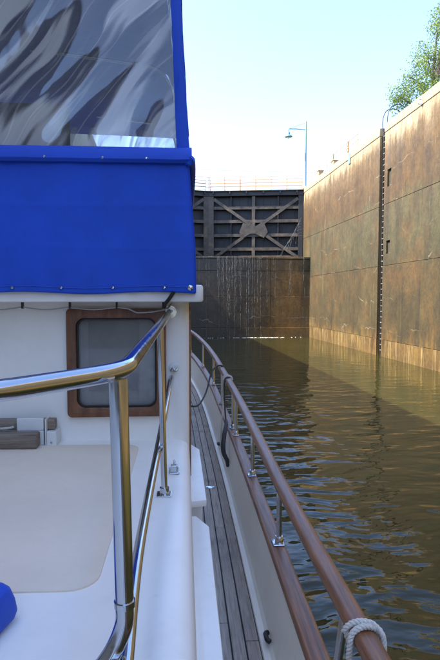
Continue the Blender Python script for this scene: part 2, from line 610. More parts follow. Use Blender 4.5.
MAT['concrete'] = mat_concrete('stained_concrete')
MAT['concrete_wet'] = mat_concrete('wet_concrete', wet=True)
MAT['coping'] = mat_plain('coping_concrete', (0.30, 0.235, 0.14), 0.85, var=0.25, scale=3.0, bump=0.3, dirt=((0.22, 0.15, 0.08), 0.9, 0.5))
MAT['joint'] = mat_plain('joint_mortar', (0.05, 0.04, 0.025), 0.95, var=0.3, scale=5, bump=0.2)
MAT['gate'] = mat_plain('gate_steel_dark', (0.010, 0.010, 0.012), 0.6, var=0.5, scale=2.5, bump=0.2, dirt=((0.035, 0.030, 0.024), 1.4, 0.6))
MAT['girder'] = mat_plain('gate_girder_silted', (0.052, 0.044, 0.036), 0.7, var=0.7, scale=2.2, bump=0.3, dirt=((0.19, 0.14, 0.09), 1.3, 0.75))
MAT['orange'] = mat_plain('orange_paint', (0.50, 0.27, 0.11), 0.55, var=0.15, scale=6)
MAT['lamp_blue'] = mat_plain('lamp_post_paint', (0.10, 0.20, 0.30), 0.45, var=0.15, scale=5)
MAT['lamp_white'] = mat_plain('lamp_lens', (0.55, 0.56, 0.55), 0.3)
MAT['dark_steel'] = mat_plain('dark_steel', (0.045, 0.04, 0.036), 0.55, metal=0.4, var=0.4, dirt=((0.16, 0.08, 0.04), 5.0, 0.6))
MAT['galv'] = mat_plain('galvanised_steel', (0.42, 0.42, 0.40), 0.4, metal=0.5, var=0.2, scale=10, dirt=((0.22, 0.13, 0.07), 6.0, 0.5))
MAT['sign'] = mat_plain('sign_blue', (0.12, 0.25, 0.55), 0.5)
MAT['cable'] = mat_plain('cable_grey', (0.20, 0.20, 0.21), 0.6)
MAT['grass'] = mat_plain('grass_ground', (0.075, 0.11, 0.03), 0.9, var=0.4, scale=0.6, bump=0.4)
MAT['bark'] = mat_plain('bark', (0.12, 0.095, 0.07), 0.9, var=0.4, scale=4, bump=0.6)
MAT['leaf'] = mat_leaf('leaf')
MAT['water'] = mat_water('canal_water')
MAT['foam'] = mat_plain('white_water', (0.80, 0.82, 0.80), 0.5, var=0.1)
MAT['trickle'] = mat_plain('trickling_water', (0.22, 0.22, 0.20), 0.3, var=0.5)
MAT['gel'] = mat_gelcoat('white_gelcoat')
MAT['gel_top'] = mat_gelcoat('white_gelcoat_deck', (0.89, 0.86, 0.79), 0.42, 0.20)
MAT['cream'] = mat_gelcoat('cream_gelcoat', (0.82, 0.80, 0.72), 0.34, 0.36)
MAT['nonskid'] = mat_plain('nonskid_beige', (0.78, 0.67, 0.53), 0.8, var=0.07, scale=4.0, bump=0.35, dirt=((0.58, 0.49, 0.39), 3.0, 0.5))
MAT['steel'] = mat_steel('polished_stainless')
MAT['teak'] = mat_teak_varnish('varnished_teak', 1.25, 0.28)
MAT['teak_frame'] = mat_teak_varnish('teak_window_frame', 0.95, 0.15, (26, 26, 7))
MAT['teak_deck'] = mat_teak_grey('weathered_teak')
MAT['teak_block'] = mat_teak_grey('weathered_teak_block', (6, 120, 150), (0.30, 0.24, 0.18), (0.11, 0.075, 0.05))
MAT['caulk'] = mat_plain('deck_caulk', (0.012, 0.012, 0.012), 0.7)
MAT['canvas'] = mat_canvas('blue_canvas', (0.002, 0.066, 0.52))
MAT['thread'] = mat_plain('stitching', (0.03, 0.10, 0.50), 0.8)
MAT['vinyl'] = mat_vinyl('clear_vinyl')
MAT['glass'] = mat_glass('cabin_glass', film=0.30)
MAT['curtain'] = mat_plain('curtain_cloth', (0.78, 0.76, 0.70), 0.9, var=0.1, scale=12)
MAT['dark_panel'] = mat_plain('cabin_dark_panel', (0.16, 0.14, 0.12), 0.6, var=0.4, scale=9, dirt=((0.5, 0.48, 0.44), 22.0, 0.5))
MAT['interior'] = mat_plain('cabin_interior', (0.28, 0.24, 0.20), 0.7, var=0.2)
MAT['seat'] = mat_plain('helm_seat_vinyl', (0.50, 0.50, 0.48), 0.45)
MAT['navy'] = mat_plain('dark_blue_cloth', (0.012, 0.018, 0.05), 0.8)
MAT['black'] = mat_plain('black_rubber', (0.012, 0.012, 0.013), 0.5, var=0.3)
MAT['rope'] = mat_plain('white_rope', (0.66, 0.63, 0.57), 0.85, var=0.18, scale=60, bump=0.5)
MAT['whiteplastic'] = mat_plain('white_plastic', (0.72, 0.72, 0.69), 0.4, var=0.06)

# ------------------------------------------------------------------ the lock: ground, water
XR, XL = 11.2, -3.75            # chamber faces
XM = (XR + XL) / 2
TOP = 11.75                     # coping top above the low water level
Y_SILL, Y_QUOIN = 39.75, 41.9
Y_NEAR, Y_FAR = -60.0, 75.0

g = MB()
FAR = 3000.0
def slab(x0, x1, y0, y1, z):
    b = len(g.v)
    g.v += [(x0, y0, z), (x1, y0, z), (x1, y1, z), (x0, y1, z)]
    g.f.append((b, b + 1, b + 2, b + 3))
xs = [-FAR, XL - 0.9, XR + 0.9, FAR]
ys = [-FAR, Y_NEAR, Y_FAR, FAR]
GZ = TOP - 0.05
b0 = 0
for yy in ys:
    for xx in xs:
        g.v.append((xx, yy, GZ))
for j in range(3):
    for i in range(3):
        if i == 1 and j in (1,):
            continue
        a = j * 4 + i
        g.f.append((a, a + 1, a + 5, a + 4))
tag(g.build('ground', MAT['grass'], fix=False), kind='structure')

w = MB()
w.v += [(XL - 0.5, Y_NEAR, 0), (XR + 0.5, Y_NEAR, 0), (XR + 0.5, Y_SILL + 0.5, 0), (XL - 0.5, Y_SILL + 0.5, 0)]
w.f.append((0, 1, 2, 3))
tag(w.build('water', MAT['water'], fix=False), kind='structure')
w = MB()
w.v += [(XL - 0.5, Y_QUOIN + 2.6, TOP - 1.1), (XR + 0.5, Y_QUOIN + 2.6, TOP - 1.1), (XR + 0.5, Y_FAR, TOP - 1.1), (XL - 0.5, Y_FAR, TOP - 1.1)]
w.f.append((0, 1, 2, 3))
tag(w.build('upper_water', MAT['water'], fix=False), kind='structure')

# ------------------------------------------------------------------ lock walls built from cast panels
LIFTS = [(-2.0, 0.86), (0.86, 4.64), (4.64, 7.72), (7.72, TOP - 0.42)]
GAP = 0.007
REC = 0.05                       # depth of the chamfered joint


MAT['concrete_pale'] = mat_plain('pale_concrete', (0.44, 0.39, 0.30), 0.85, var=0.22, scale=1.2, bump=0.3, dirt=((0.24, 0.19, 0.12), 0.6, 0.6))  # unseen left wall, made pale to bounce light onto the boat

def panel(parent, side, y0, y1, z0, z1, holes=(), name='panel', proud=0.0):
    """one cast block of the wall: chamfered front face, optional pockets"""
    m = MB()
    X = (XR - proud) if side > 0 else (XL + proud)
    sgn = 1 if side > 0 else -1
    ya, yb, za, zb = y0 + GAP, y1 - GAP, z0 + GAP, z1 - GAP
    c = 0.010
    yl = sorted({ya + c, yb - c, *[h[0] for h in holes], *[h[1] for h in holes]})
    zl = sorted({za + c, zb - c, *[h[2] for h in holes], *[h[3] for h in holes]})
    idx = {}
    def V(y, z, d):
        k = (round(y, 4), round(z, 4), round(d, 4))
        if k not in idx:
            idx[k] = len(m.v)
            m.v.append((X + sgn * d, y, z))
        return idx[k]
    for i in range(len(yl) - 1):
        for j in range(len(zl) - 1):
            yc, zc = (yl[i] + yl[i + 1]) / 2, (zl[j] + zl[j + 1]) / 2
            h = next((h for h in holes if h[0] < yc < h[1] and h[2] < zc < h[3]), None)
            q = [(yl[i], zl[j]), (yl[i + 1], zl[j]), (yl[i + 1], zl[j + 1]), (yl[i], zl[j + 1])]
            if h is None:
                m.f.append(tuple(V(*p, 0) for p in q))
            else:
                m.f.append(tuple(V(*p, 0.4) for p in q))
                for k in range(4):
                    a, b = q[k], q[(k + 1) % 4]
                    m.f.append((V(*a, 0), V(*b, 0), V(*b, 0.4), V(*a, 0.4)))
    # chamfer and returns
    fr = [(ya + c, za + c), (yb - c, za + c), (yb - c, zb - c), (ya + c, zb - c)]
    ou = [(ya, za), (yb, za), (yb, zb), (ya, zb)]
    def ringpts(k):
        a, b = fr[k], fr[(k + 1) % 4]
        if k == 0: return [(y, a[1]) for y in yl]
        if k == 1: return [(a[0], z) for z in zl]
        if k == 2: return [(y, a[1]) for y in reversed(yl)]
        return [(a[0], z) for z in reversed(zl)]
    for k in range(4):
        pts = ringpts(k)
        oa, ob = ou[k], ou[(k + 1) % 4]
        m.f.append(tuple([V(*p, 0) for p in pts] + [V(*ob, c), V(*oa, c)]))
        m.f.append((V(*oa, c), V(*ob, c), V(*ob, 0.25), V(*oa, 0.25)))
    return m.build(name, MAT['concrete' if side > 0 else 'concrete_pale'], parent)


def lock_wall(side, label, yjoints, slot=None, niches=()):
    X = XR if side > 0 else XL
    s = 1 if side > 0 else -1
    root = empty('lock_wall', (0, 0, 0))
    tag(root, label, 'lock wall')
    core = MB()
    core.box(*sorted((X + s * 0.10, X + s * 0.9)), Y_NEAR, (slot[0] if slot else Y_FAR), -2.0, TOP - 0.44)
    if slot:
        core.box(*sorted((X + s * 0.10, X + s * 0.9)), slot[1], Y_FAR, -2.0, TOP - 0.44)
        core.box(*sorted((X + s * 0.42, X + s * 0.9)), slot[0], slot[1], -2.0, TOP - 0.46)
    core.build('joint_backing', MAT['joint'], root)
    for (z0, z1) in LIFTS:
        for i in range(len(yjoints) - 1):
            y0, y1 = yjoints[i], yjoints[i + 1]
            if slot and abs(y0 - slot[0]) < 1e-6:
                continue
            hs = [h for h in niches if y0 < h[0] < y1 and z0 < h[2] < z1]
            panel(root, side, y0, y1, z0, z1, hs, proud=rnd.uniform(0, 0.004) + (0.02 if z0 < 0 else 0) + (0.012 if 0 < z0 < 4 else 0))
    for i in range(len(yjoints) - 1):
        y0, y1 = yjoints[i], yjoints[i + 1]
        if slot and abs(y0 - slot[0]) < 1e-6:
            continue
        MB().box(*sorted((X - s * 0.035, X + s * 0.9)), y0 + 0.008, y1 - 0.008, TOP - 0.42, TOP).build('coping_block', MAT['coping'], root, bevel=0.03)
    return root


SLOT = (26.25, 26.85)
NICHES = [(25.42, 25.86, 8.55, 9.40), (25.42, 25.86, 5.22, 5.88)]
yj = [-60, -48, -36, -26, -18, -10, -4, 1.0, 5.0, 9.0, 13.2, 17.6, 22.2, SLOT[0], SLOT[1], 30.2, 34.4, 39.4, 43.6, 50, 58, 66, 75]
lock_wall(1, 'tall sunlit concrete lock wall with brown stains, on the right', yj, SLOT, NICHES)
yj2 = [-60, -48, -36, -26, -18, -10, -4, 1.0, 5.5, 10, 14.5, 19, 24, 29, 34.4, 39.4, 43.6, 50, 58, 66, 75]
lock_wall(-1, 'shaded concrete lock wall behind the boat, on its port side', yj2)

# steel linings of the pockets belong to the wall's mooring rings
for k, (y0, y1, z0, z1) in enumerate(NICHES):
    rg = empty('mooring_pocket', (XR + 0.2, (y0 + y1) / 2, z0))
    tag(rg, ['galvanised mooring pin in the lower square wall pocket', 'galvanised mooring pin in the upper square wall pocket'][1 - k], 'mooring pin', 'mooring pins in the wall pockets')
    MB().tube([(0, 0, 0.0), (0, 0, z1 - z0)], 0.05, 12).build('pin', MAT['galv'], rg, smooth=True)
    MB().box(-0.19, -0.03, -0.215, -0.17, 0.01, 0.05).build('lip', MAT['galv'], rg)

# ------------------------------------------------------------------ wall ladder in its slot
lad = empty('wall_ladder', (XR, (SLOT[0] + SLOT[1]) / 2, 0))
tag(lad, 'steel ladder with pale rungs recessed in the right lock wall', 'ladder')
for s in (-1, 1):
    MB().beam((0.16, s * 0.22, -1.5), (0.16, s * 0.22, TOP - 0.1), 0.02, 0.07).build('stile', MAT['dark_steel'], lad)
rung = MB().tube([(0.16, -0.23, 0), (0.16, 0.23, 0)], 0.021, 8).mesh('rung', MAT['galv'], smooth=True)
for k in range(42):
    o = link('rung', rung, lad)
    o.location = (0, 0, -0.6 + 0.29 * k)
for s in (-1, 1):
    pth = spline([(0.16, s * 0.28, TOP - 0.4), (0.12, s * 0.30, TOP + 0.35), (0.30, s * 0.30, TOP + 0.85), (0.72, s * 0.30, TOP + 0.98), (1.1, s * 0.30, TOP + 0.75), (1.2, s * 0.30, TOP - 0.06)], 8)
    MB().tube(pth, 0.024, 8).build('grab_hoop', MAT['dark_steel'], lad, smooth=True)

# ------------------------------------------------------------------ breast wall (sill) under the gate
sill = empty('sill_wall', (XM, Y_SILL, 0))
tag(sill, 'dark wet concrete breast wall beneath the lock gate', 'wall')
SW = XR - XL
MB().box(-SW / 2 - 0.02, SW / 2 + 0.02, 0.12, 5.0, -2, 6.0).build('core', MAT['joint'], sill)
def sill_block(x0, x1, z0, z1, dep):
    m = MB()
    m.box(x0 + 0.006, x1 - 0.006, dep, 0.4, z0 + 0.007, z1 - 0.007)
    return m.build('panel', MAT['concrete_wet'], sill, bevel=0.015, seg=1)
sx = [-SW / 2, -2.6, 4.4, SW / 2]
for z0, z1 in ((-2, 0.75), (0.75, 3.15), (3.15, 5.05), (5.05, 5.95)):
    for i in range(3):
        sill_block(sx[i], sx[i + 1], z0, z1, rnd.uniform(-0.004, 0.012) - (0.05 if z0 < 0 else 0))
for i in range(3):
    MB().box(sx[i] + 0.006, sx[i + 1] - 0.006, -0.06, 0.7, 5.95, 6.12).build('ledge', MAT['concrete_wet'], sill, bevel=0.03)
# water leaking over the ledge: thin white runs on the face
lk = MB()
for k in range(70):
    x = rnd.choice([rnd.gauss(1.0, 0.5), rnd.gauss(2.6, 1.0), rnd.gauss(1.8, 1.0), rnd.uniform(-1.5, 7)])
    z1 = 6.1; z0 = max(0.1, 6.1 - abs(rnd.gauss(1.6, 1.8)))
    if k % 6 == 0: z0 = 0.05
    n_ = max(4, int((z1 - z0) / 0.2))
    for i in range(n_):
        if rnd.random() < 0.22: continue
        a = z1 - (z1 - z0) * i / n_
        lk.beam((x + rnd.gauss(0, .015), -0.075 + rnd.uniform(0, .01), a), (x + rnd.gauss(0, .02), -0.075 + rnd.uniform(0, .01), a - rnd.uniform(0.16, 0.34)), rnd.uniform(0.004, 0.014), 0.008)
o = lk.build('leak_water', MAT['trickle'], sill, fix=False)
tag(o, 'thin white trickles running down the wet face', kind='stuff')

# ------------------------------------------------------------------ mitre gate leaves
ANG = R(11.0)
LEAF = (SW / 2) / math.cos(ANG) - 0.035
GZ0, GZ1 = 6.16, TOP - 0.22

def gate_leaf(side, label):
    # local frame: x runs from quoin (0) to mitre (LEAF), -y faces the camera
    root = empty('lock_gate', (XR - 0.03 if side > 0 else XL + 0.03, Y_QUOIN, 0), 0)
    if side > 0:
        root.rotation_euler = (0, 0, math.pi - ANG)
        fy = 1           # the camera side is +y in the turned frame
    else:
        root.rotation_euler = (0, 0, ANG)
        fy = -1
    tag(root, label, 'lock gate', 'mitre gate leaves')
    L = LEAF
    def bx(name, mat, x0, x1, d0, d1, z0, z1, bev=0.01):
        return MB().box(x0, x1, *sorted((fy * d0, fy * d1)), z0, z1).build(name, mat, root, bevel=bev, seg=1)
    # upstream skin, boarded in vertical strips
    npl = 12
    for i in range(npl):
        bx('skin_plate', MAT['gate'], L * i / npl - 0.01 * (i % 2), L * (i + 1) / npl + 0.01 * (i % 2), -0.42 + 0.03 * (i % 2), -0.37 + 0.03 * (i % 2), GZ0, GZ1 - 0.05)
    bx('quoin_post', MAT['gate'], 0.0, 0.36, -0.36, 0.10, GZ0, GZ1)
    bx('mitre_post', MAT['girder'], L - 0.42, L, -0.36, 0.10, GZ0, GZ1)
    for z in (10.25, 9.17, 8.05, 6.95, 6.30):
        bx('girder', MAT['girder'], 0.36, L - 0.42, -0.35, 0.03, z - 0.05, z + 0.05)
        bx('girder_flange', MAT['girder'], 0.36, L - 0.42, 0.03, 0.06, z - 0.12, z + 0.12, 0.005)
    for fx in (0.26, 0.52, 0.76):
        bx('frame_post', MAT['girder'] if fx == .52 else MAT['gate'], L * fx - (0.13 if fx == .52 else 0.05), L * fx + (0.13 if fx == .52 else .05), -0.30 if fx == .52 else -.35, 0.065 if fx == .52 else -0.02, GZ0 + 0.02, GZ1 - 0.02)
    # diagonal straps and the star plate at their crossing
    zc = 8.45
    for (xa, za), (xb, zb) in (((0.40, 10.95), (L - 0.44, 6.25)), ((0.40, 6.25), (L - 0.44, 10.95))):
        MB().beam((xa, fy * (0.085 if za > zb else 0.115), za), (xb, fy * (0.085 if za > zb else 0.115), zb), 0.24, 0.025, up=(0, fy, 0)).build('diagonal_strap', MAT['girder'], root)
    sp = MB()
    cx, hw, hh = L * 0.52, 1.15, 0.62
    pts = [(-hw, -.15), (-hw * .72, -hh), (hw * .1 - .25, -hh * .45), (hw * .25, -hh * .45), (hw * .72, -hh), (hw, -.15), (hw * .72, hh), (0.2, hh * .55), (-.2, hh * .55), (-hw * .72, hh)]
    sp.loft([[(cx + a, fy * 0.132, zc + b) for a, b in pts], [(cx + a, fy * 0.15, zc + b) for a, b in pts]])
    sp.build('star_plate', MAT['girder'], root)
    # walkway on top with guard rails
    bx('top_girder', MAT['gate'], 0.0, L, -0.42, 0.16, GZ1 - 0.34, GZ1, 0.015)
    bx('walkway', MAT['girder'], 0.0, L, -0.75, 0.34, GZ1 + 0.004, GZ1 + 0.07, 0.01)
    for k in range(6):
        xx = 0.5 + (L - 0.9) * k / 5
        MB().box(xx - 0.04, xx + 0.04, *sorted((fy * 0.16, fy * 0.33)), GZ1 - 0.20, GZ1).build('walkway_bracket', MAT['gate'], root)
    for d in (0.31, -0.72):
        nposts = 7
        for k in range(nposts):
            xx = 0.06 + (L - 0.12) * k / (nposts - 1)
            MB().tube([(xx, fy * d, GZ1 + 0.07), (xx, fy * d, GZ1 + 1.12)], 0.030, 8).build('rail_post', MAT['orange'], root, smooth=True)
        for zz in (0.36, 0.62, 0.88, 1.13):
            MB().tube([(0.03, fy * d, GZ1 + zz), (L - 0.03, fy * d, GZ1 + zz)], 0.025, 8).build('guard_rail', MAT['orange'], root, smooth=True)
    return root

gate_leaf(1, 'dark braced steel lock gate leaf meeting the sunlit right wall')
gate_leaf(-1, 'dark steel lock gate leaf mostly hidden behind the blue canvas')

# a leak spurting from the gate's quoin
lk = MB()
for j in range(7):
    vx, vz, zs = -0.55 - 0.28 * j, 0.75 - 0.06 * j, 9.25 - 0.22 * j
    pth = []
    t0, t1 = rnd.uniform(0.0, 0.1), rnd.uniform(0.75, 1.0)
    for k in range(15):
        t = t0 + (t1 - t0) * k / 14
        z = zs + vz * t - 3.1 * t * t
        if z < 6.2: break
        pth.append((vx * t + rnd.gauss(0, .008), rnd.gauss(-.03, .01), z + rnd.gauss(0, .008)))
    lk.tube(pth, [rnd.uniform(0.002, 0.010) for _ in pth], 5)
o = lk.build('leaking_water_spray', MAT['trickle'], None, fix=False)
o.location = (XR - 0.25, Y_QUOIN - 0.55, 0)
tag(o, 'white water spurting from the gate edge beside the wall', 'spray', kind='stuff')
# foam line where the trickles land
fm = MB()
for k in range(170):
    x = rnd.uniform(XL + .1, XR - .2) if rnd.random() < .3 else rnd.gauss(XM + 3.0, 1.3)
    if not XL + .1 < x < XR - .1: continue
    y = Y_SILL - 0.06 - abs(rnd.gauss(0, 0.18))
    r = rnd.uniform(0.012, 0.045)
    fm.lathe([(r * .3, 0.012), (r, 0.004), (r, -0.02)], (x, y, 0), 6)
o = fm.build('foam', MAT['foam'], None, fix=False)
tag(o, 'white foam line on the water at the foot of the breast wall', 'foam', kind='stuff')

# ------------------------------------------------------------------ things on the right coping
rail = empty('guard_railing', (XR + 0.55, 0, TOP))
tag(rail, 'orange pipe guard railing on the right coping near the gate', 'railing')
ry = [31.6, 33.6, 35.6, 37.6, 39.6, 41.6]
for y in ry:
    MB().tube([(0, y, 0), (0, y, 1.15)], 0.03, 8).build('post', MAT['orange'], rail, smooth=True)
for z in (0.4, 0.78, 1.14):
    MB().tube([(0, ry[0] - .2, z), (0, ry[-1] + .1, z)], 0.024, 8).build('rail', MAT['orange'], rail, smooth=True)
MB().tube([(0, ry[0] - .2, 1.14), (0.0, ry[0] - 1.5, 0.02)], 0.02, 8).build('brace', MAT['orange'], rail, smooth=True)
for k, (y, h, wd, lab) in enumerate(((38.3, 0.55, 0.36, 'pale concrete pedestal on the right coping closest to the gate'), (34.6, 0.30, 0.55, 'low pale concrete block on the right coping under the orange railing'))):
    p_ = MB().box(-wd / 2, wd / 2, -wd / 2, wd / 2, 0, h * .85).box(-wd / 2 - .04, wd / 2 + .04, -wd / 2 - .04, wd / 2 + .04, h * .852, h)
    o = p_.build('concrete_pedestal', MAT['coping'], None, bevel=0.02)
    o.location = (XR + 0.28 if k == 0 else XR + .25, y, TOP)
    tag(o, lab, 'pedestal')
# wider orange posts flanking the steps
for k, (y, lab) in enumerate(((36.7, 'stout orange gate post on the right coping, nearer the lock gate'), (33.7, 'stout orange gate post on the right coping, farther from the lock gate'))):
    o = MB().box(-0.05, 0.05, -0.05, 0.05, 0, 1.3).box(-0.065, 0.065, -0.065, 0.065, 1.302, 1.34).build('railing_post', MAT['orange'], None, bevel=0.012)
    o.location = (XR + 0.72, y, TOP)
    tag(o, lab, 'post')
o = MB().box(-0.02, 0.0, -0.16, 0.16, 0, 0.62).build('wall_sign', MAT['sign'], None, bevel=0.006)
o.location = (XR - 0.037, 31.3, TOP - 0.72)
tag(o, 'small plain blue plate fixed below the right coping', 'sign')
hk = empty('mooring_hook', (XR - 0.037, 22.35, TOP - 0.45))
tag(hk, 'small grey mooring hook on the coping under the tree', 'mooring hook')
MB().box(-0.03, 0.0, -0.09, 0.09, 0.02, 0.36).build('plate', MAT['galv'], hk, bevel=0.008)
MB().tube(spline([(-0.03, 0, 0.26), (-0.13, 0, 0.22), (-0.16, 0, 0.10), (-0.10, 0, 0.04), (-0.05, 0, 0.08)], 6), 0.022, 8).build('hook', MAT['galv'], hk, smooth=True)

# lamp standard beyond the gate
lp = empty('lamp_post', (13.0, 48.0, TOP - 0.05))
tag(lp, 'slim blue-grey lamp post with one arm beyond the gate', 'lamp post')
MB().lathe([(0.17, 0), (0.17, 0.12), (0.11, 0.2), (0.095, 3.5), (0.075, 7.25), (0.05, 7.3)], seg=14).build('pole', MAT['lamp_blue'], lp, smooth=True)
MB().tube([(0, 0, 6.55), (-0.9, 0, 6.60), (-1.55, 0, 6.58), (-1.60, 0, 6.46), (-1.60, 0, 6.30)], 0.045, 8).build('arm', MAT['lamp_blue'], lp, smooth=True)
MB().tube([(0, 0, 7.15), (-1.5, 0, 6.62)], 0.016, 6).build('stay', MAT['lamp_blue'], lp)
hd = MB().lathe([(0.06, 6.34), (0.12, 6.28), (0.14, 6.05), (0.34, 5.92), (0.36, 5.86), (0.30, 5.86)], (-1.60, 0, 0), 16).build('lamp_head', MAT['lamp_blue'], lp, smooth=True)
MB().lathe([(0.16, 5.9), (0.16, 5.82), (0.10, 5.74), (0.02, 5.72)], (-1.60, 0, 0), 14).build('lens', MAT['lamp_white'], hd, smooth=True)

# overhead line across the upper pool
pl = []
for k, (x, lab) in enumerate(((-16.0, 'wooden utility pole hidden left of the blue canvas'), (34.0, 'wooden utility pole hidden behind the right lock wall'))):
    o = empty('utility_pole', (x, 54.0, TOP - 0.05))
    tag(o, lab, 'utility pole')
    MB().lathe([(0.16, 0), (0.12, 4.8), (0.10, 4.9)], seg=10).build('pole', MAT['bark'], o, smooth=True)
    MB().box(-.6, .6, -.05, .05, 4.5, 4.62).build('crossarm', MAT['bark'], o)
cpts = [(-16 + 50 * t, 54.0, TOP + 4.6 - 0.5 * (1 - (2 * t - 1) ** 2)) for t in [i / 30 for i in range(31)]]
tag(MB().tube(cpts, 0.014, 6).build('overhead_cable', MAT['cable']), 'thin overhead cable crossing the sky behind the lamp post', 'cable')

# ------------------------------------------------------------------ tree
def make_tree(loc, H, label, blobs, seed):
    rr = random.Random(seed)
    root = empty('broadleaf_tree', loc)
    tag(root, label, 'tree')
    m = MB()
    top = Vector((0.2, 0.3, H * 0.8))
    m.tube(spline([(0, 0, -0.2), (0.05, 0, H * .25), (-.1, .1, H * .5), top], 5), [0.30 - 0.26 * i / 15 for i in range(16)], 10)
    for c, r in blobs:
        c = Vector(c)
        st = Vector((0, 0, max(1.2, c.z * 0.55)))
        mid = (st + c) / 2 + Vector((0, 0, 0.25))
        m.tube(spline([st, mid, c], 4), [0.11 - 0.09 * i / 8 for i in range(9)], 6)
        for q in range(7):
            d = Vector((rr.gauss(0, 1), rr.gauss(0, 1), rr.gauss(0, .8))).normalized()
            m.tube([c - d * .1, c + d * r * .5 + Vector((0, 0, .1)), c + d * r * .95], [0.03, 0.02, 0.008], 4)
    m.build('trunk', MAT['bark'], root, smooth=True)
    lf = MB()
    for c, r in blobs:
        c = Vector(c)
        ntw = int(120 * r ** 2)
        for q in range(ntw):
            d = Vector((rr.gauss(0, 1), rr.gauss(0, 1), rr.gauss(0, .85))).normalized()
            rad = r * (rr.random() ** 0.4) * rr.uniform(.7, 1.12)
            tw = c + d * rad
            for k in range(rr.randint(7, 15)):
                p = tw + Vector((rr.gauss(0, .16), rr.gauss(0, .16), rr.gauss(0, .13)))
                ax = Vector((rr.gauss(0, 1), rr.gauss(0, 1), rr.gauss(-.3, .6))).normalized()
                sd = ax.cross(Vector((rr.gauss(0, 1), rr.gauss(0, 1), rr.gauss(0, 1)))).normalized()
                l, w_ = rr.uniform(.06, .13), rr.uniform(.028, .060)
                b = len(lf.v)
                lf.v += [tuple(p), tuple(p + ax * l * .5 + sd * w_), tuple(p + ax * l), tuple(p + ax * l * .5 - sd * w_)]
                lf.f.append((b, b + 1, b + 2, b + 3))
    lf.build('crown', MAT['leaf'], root, fix=False)
    return root

make_tree((17.6, 33.5, TOP - 0.05), 10.5, 'leafy green broadleaf tree rising behind the right lock wall', [
    ((-2.2, .3, 4.3), 1.0), ((-1.2, 0, 5.2), 1.25), ((-0.3, .4, 6.9), 1.3), ((.6, -.3, 8.6), 1.35), ((1.2, .5, 10.0), 1.1), ((1.6, -.6, 6.4), 1.5),
    ((.9, 1.0, 5.0), 1.3), ((2.6, .2, 8.2), 1.4), ((3.0, .6, 5.6), 1.4), ((2.2, -.8, 9.6), 1.2), ((-.6, -.9, 4.1), 1.0), ((3.8, 0, 7.2), 1.3), ((-1.6, .6, 3.3), .8)], 4)

# ------------------------------------------------------------------ the boat (local x = starboard, y = forward, z up from the water)
boat = empty('motor_yacht', (0, 0, 0), R(-2.3))
tag(boat, 'white motor yacht with blue flybridge canvas and teak side rail', 'boat')

VR = [(-2.6, 0.26), (-1.2, 0.36), (0.0, 0.402), (1.2, 0.416), (2.3, 0.42), (3.22, 0.418), (4.19, 0.41), (5.39, 0.382), (6.32, 0.346), (7.32, 0.255), (8.41, 0.093),
      (9.5, -0.20), (10.4, -0.58), (11.2, -1.10), (11.65, -1.47)]
ZC = [(-2.6, 1.9), (0, 1.9), (4.2, 1.9), (5.39, 1.912), (6.32, 1.958), (7.32, 2.045), (8.41, 2.143), (9.5, 2.24), (11.65, 2.45)]
ZR = [(-2.6, 2.17), (0, 2.13), (1.2, 2.146), (2.3, 2.182), (3.22, 2.205), (4.19, 2.232), (5.39, 2.268), (6.32, 2.318), (7.32, 2.392), (8.41, 2.475), (9.5, 2.57), (11.65, 2.78)]
VH = [(-2.6, 0.47), (0.0, 0.482), (1.2, 0.450), (1.8, 0.431), (2.3, 0.420)] + [p for p in VR if p[0] > 2.4]
CV = -1.5                                   # centreline
def vr(u): return interp(VR, u)
def vh(u): return interp(VH, u)
def zc(u): return interp(ZC, u)
def zr(u): return interp(ZR, u)
def zd(u): return zc(u) - 0.30
US = [-2.6 + 14.25 * i / 70 for i in range(71)]

def mirror(v): return 2 * CV - v

# hull
h = MB()
rings = []
for u in US:
    f = (u + 2.6) / 14.25
    v = vr(u) + 0.017
    fl = 0.16 + 0.55 * max(0, f - .45)
    hw = v - CV
    zt = zc(u) - 0.036
    wl = hw * (1 - fl * 0.55)
    ch = hw * (1 - fl)
    sec = [(v, zt), (CV + hw * .995, zt - .35), (CV + (hw + wl) / 2, zt * .5), (CV + wl, 0.05), (CV + ch * .8, -0.35), (CV + 0.03, -0.75)]
    rings.append([(a, u, b) for a, b in sec] + [(mirror(a), u, b) for a, b in reversed(sec)])
h.loft(rings, closed=False)
h.f.append(tuple(range(12)))
h.build('hull', MAT['gel'], boat, smooth=True)

# bulwark: inner skin between the deck and the cap
bw = MB()
rings = []
UB = [u for u in US if u <= 11.2]
for u in UB:
    v = vr(u)
    rings.append([(v - 0.090, u, zd(u) + 0.003), (v - 0.044, u, zc(u) - 0.034), (v + 0.012, u, zc(u) - 0.034), (v + 0.012, u, zd(u) + 0.003)])
bw.loft(rings)
bul = bw.build('bulwark', MAT['cream'], boat, smooth=True)
ww = MB()
rings = []
for u in UB:
    v = vr(u) - 0.088
    rings.append([(v - 0.032, u, zd(u) + .002), (v - 0.030, u, zd(u) + 0.016), (v - 0.006, u, zd(u) + 0.022), (v + .008, u, zd(u) + .05), (v + 0.012, u, zd(u) + 0.002)])
ww.loft(rings)
ww.build('waterway', MAT['cream'], bul, smooth=True)
for (u, zz) in ((2.02, .05), (4.75, .07)):
    v = vr(u) - 0.088
    MB().tube(fillet([(v - .001, u - .03, zd(u) + zz), (v - .012, u - .02, zd(u) + zz + .004), (v - .012, u + .02, zd(u) + zz + .004), (v - .001, u + .03, zd(u) + zz)], .01), 0.010, 8).build('scupper', MAT['black'], bul, smooth=True)

def wood_rail(name, prof, centre, us, mirrored=False):
    m = MB()
    rings = []
    for u in us:
        c = centre(u)
        ring = []
        for a, b in prof:
            x = c[0] + a
            ring.append((mirror(x) if mirrored else x, u, c[1] + b))
        rings.append(ring)
    m.loft(rings)
    return m.build(name, MAT['teak'], boat, smooth=True)

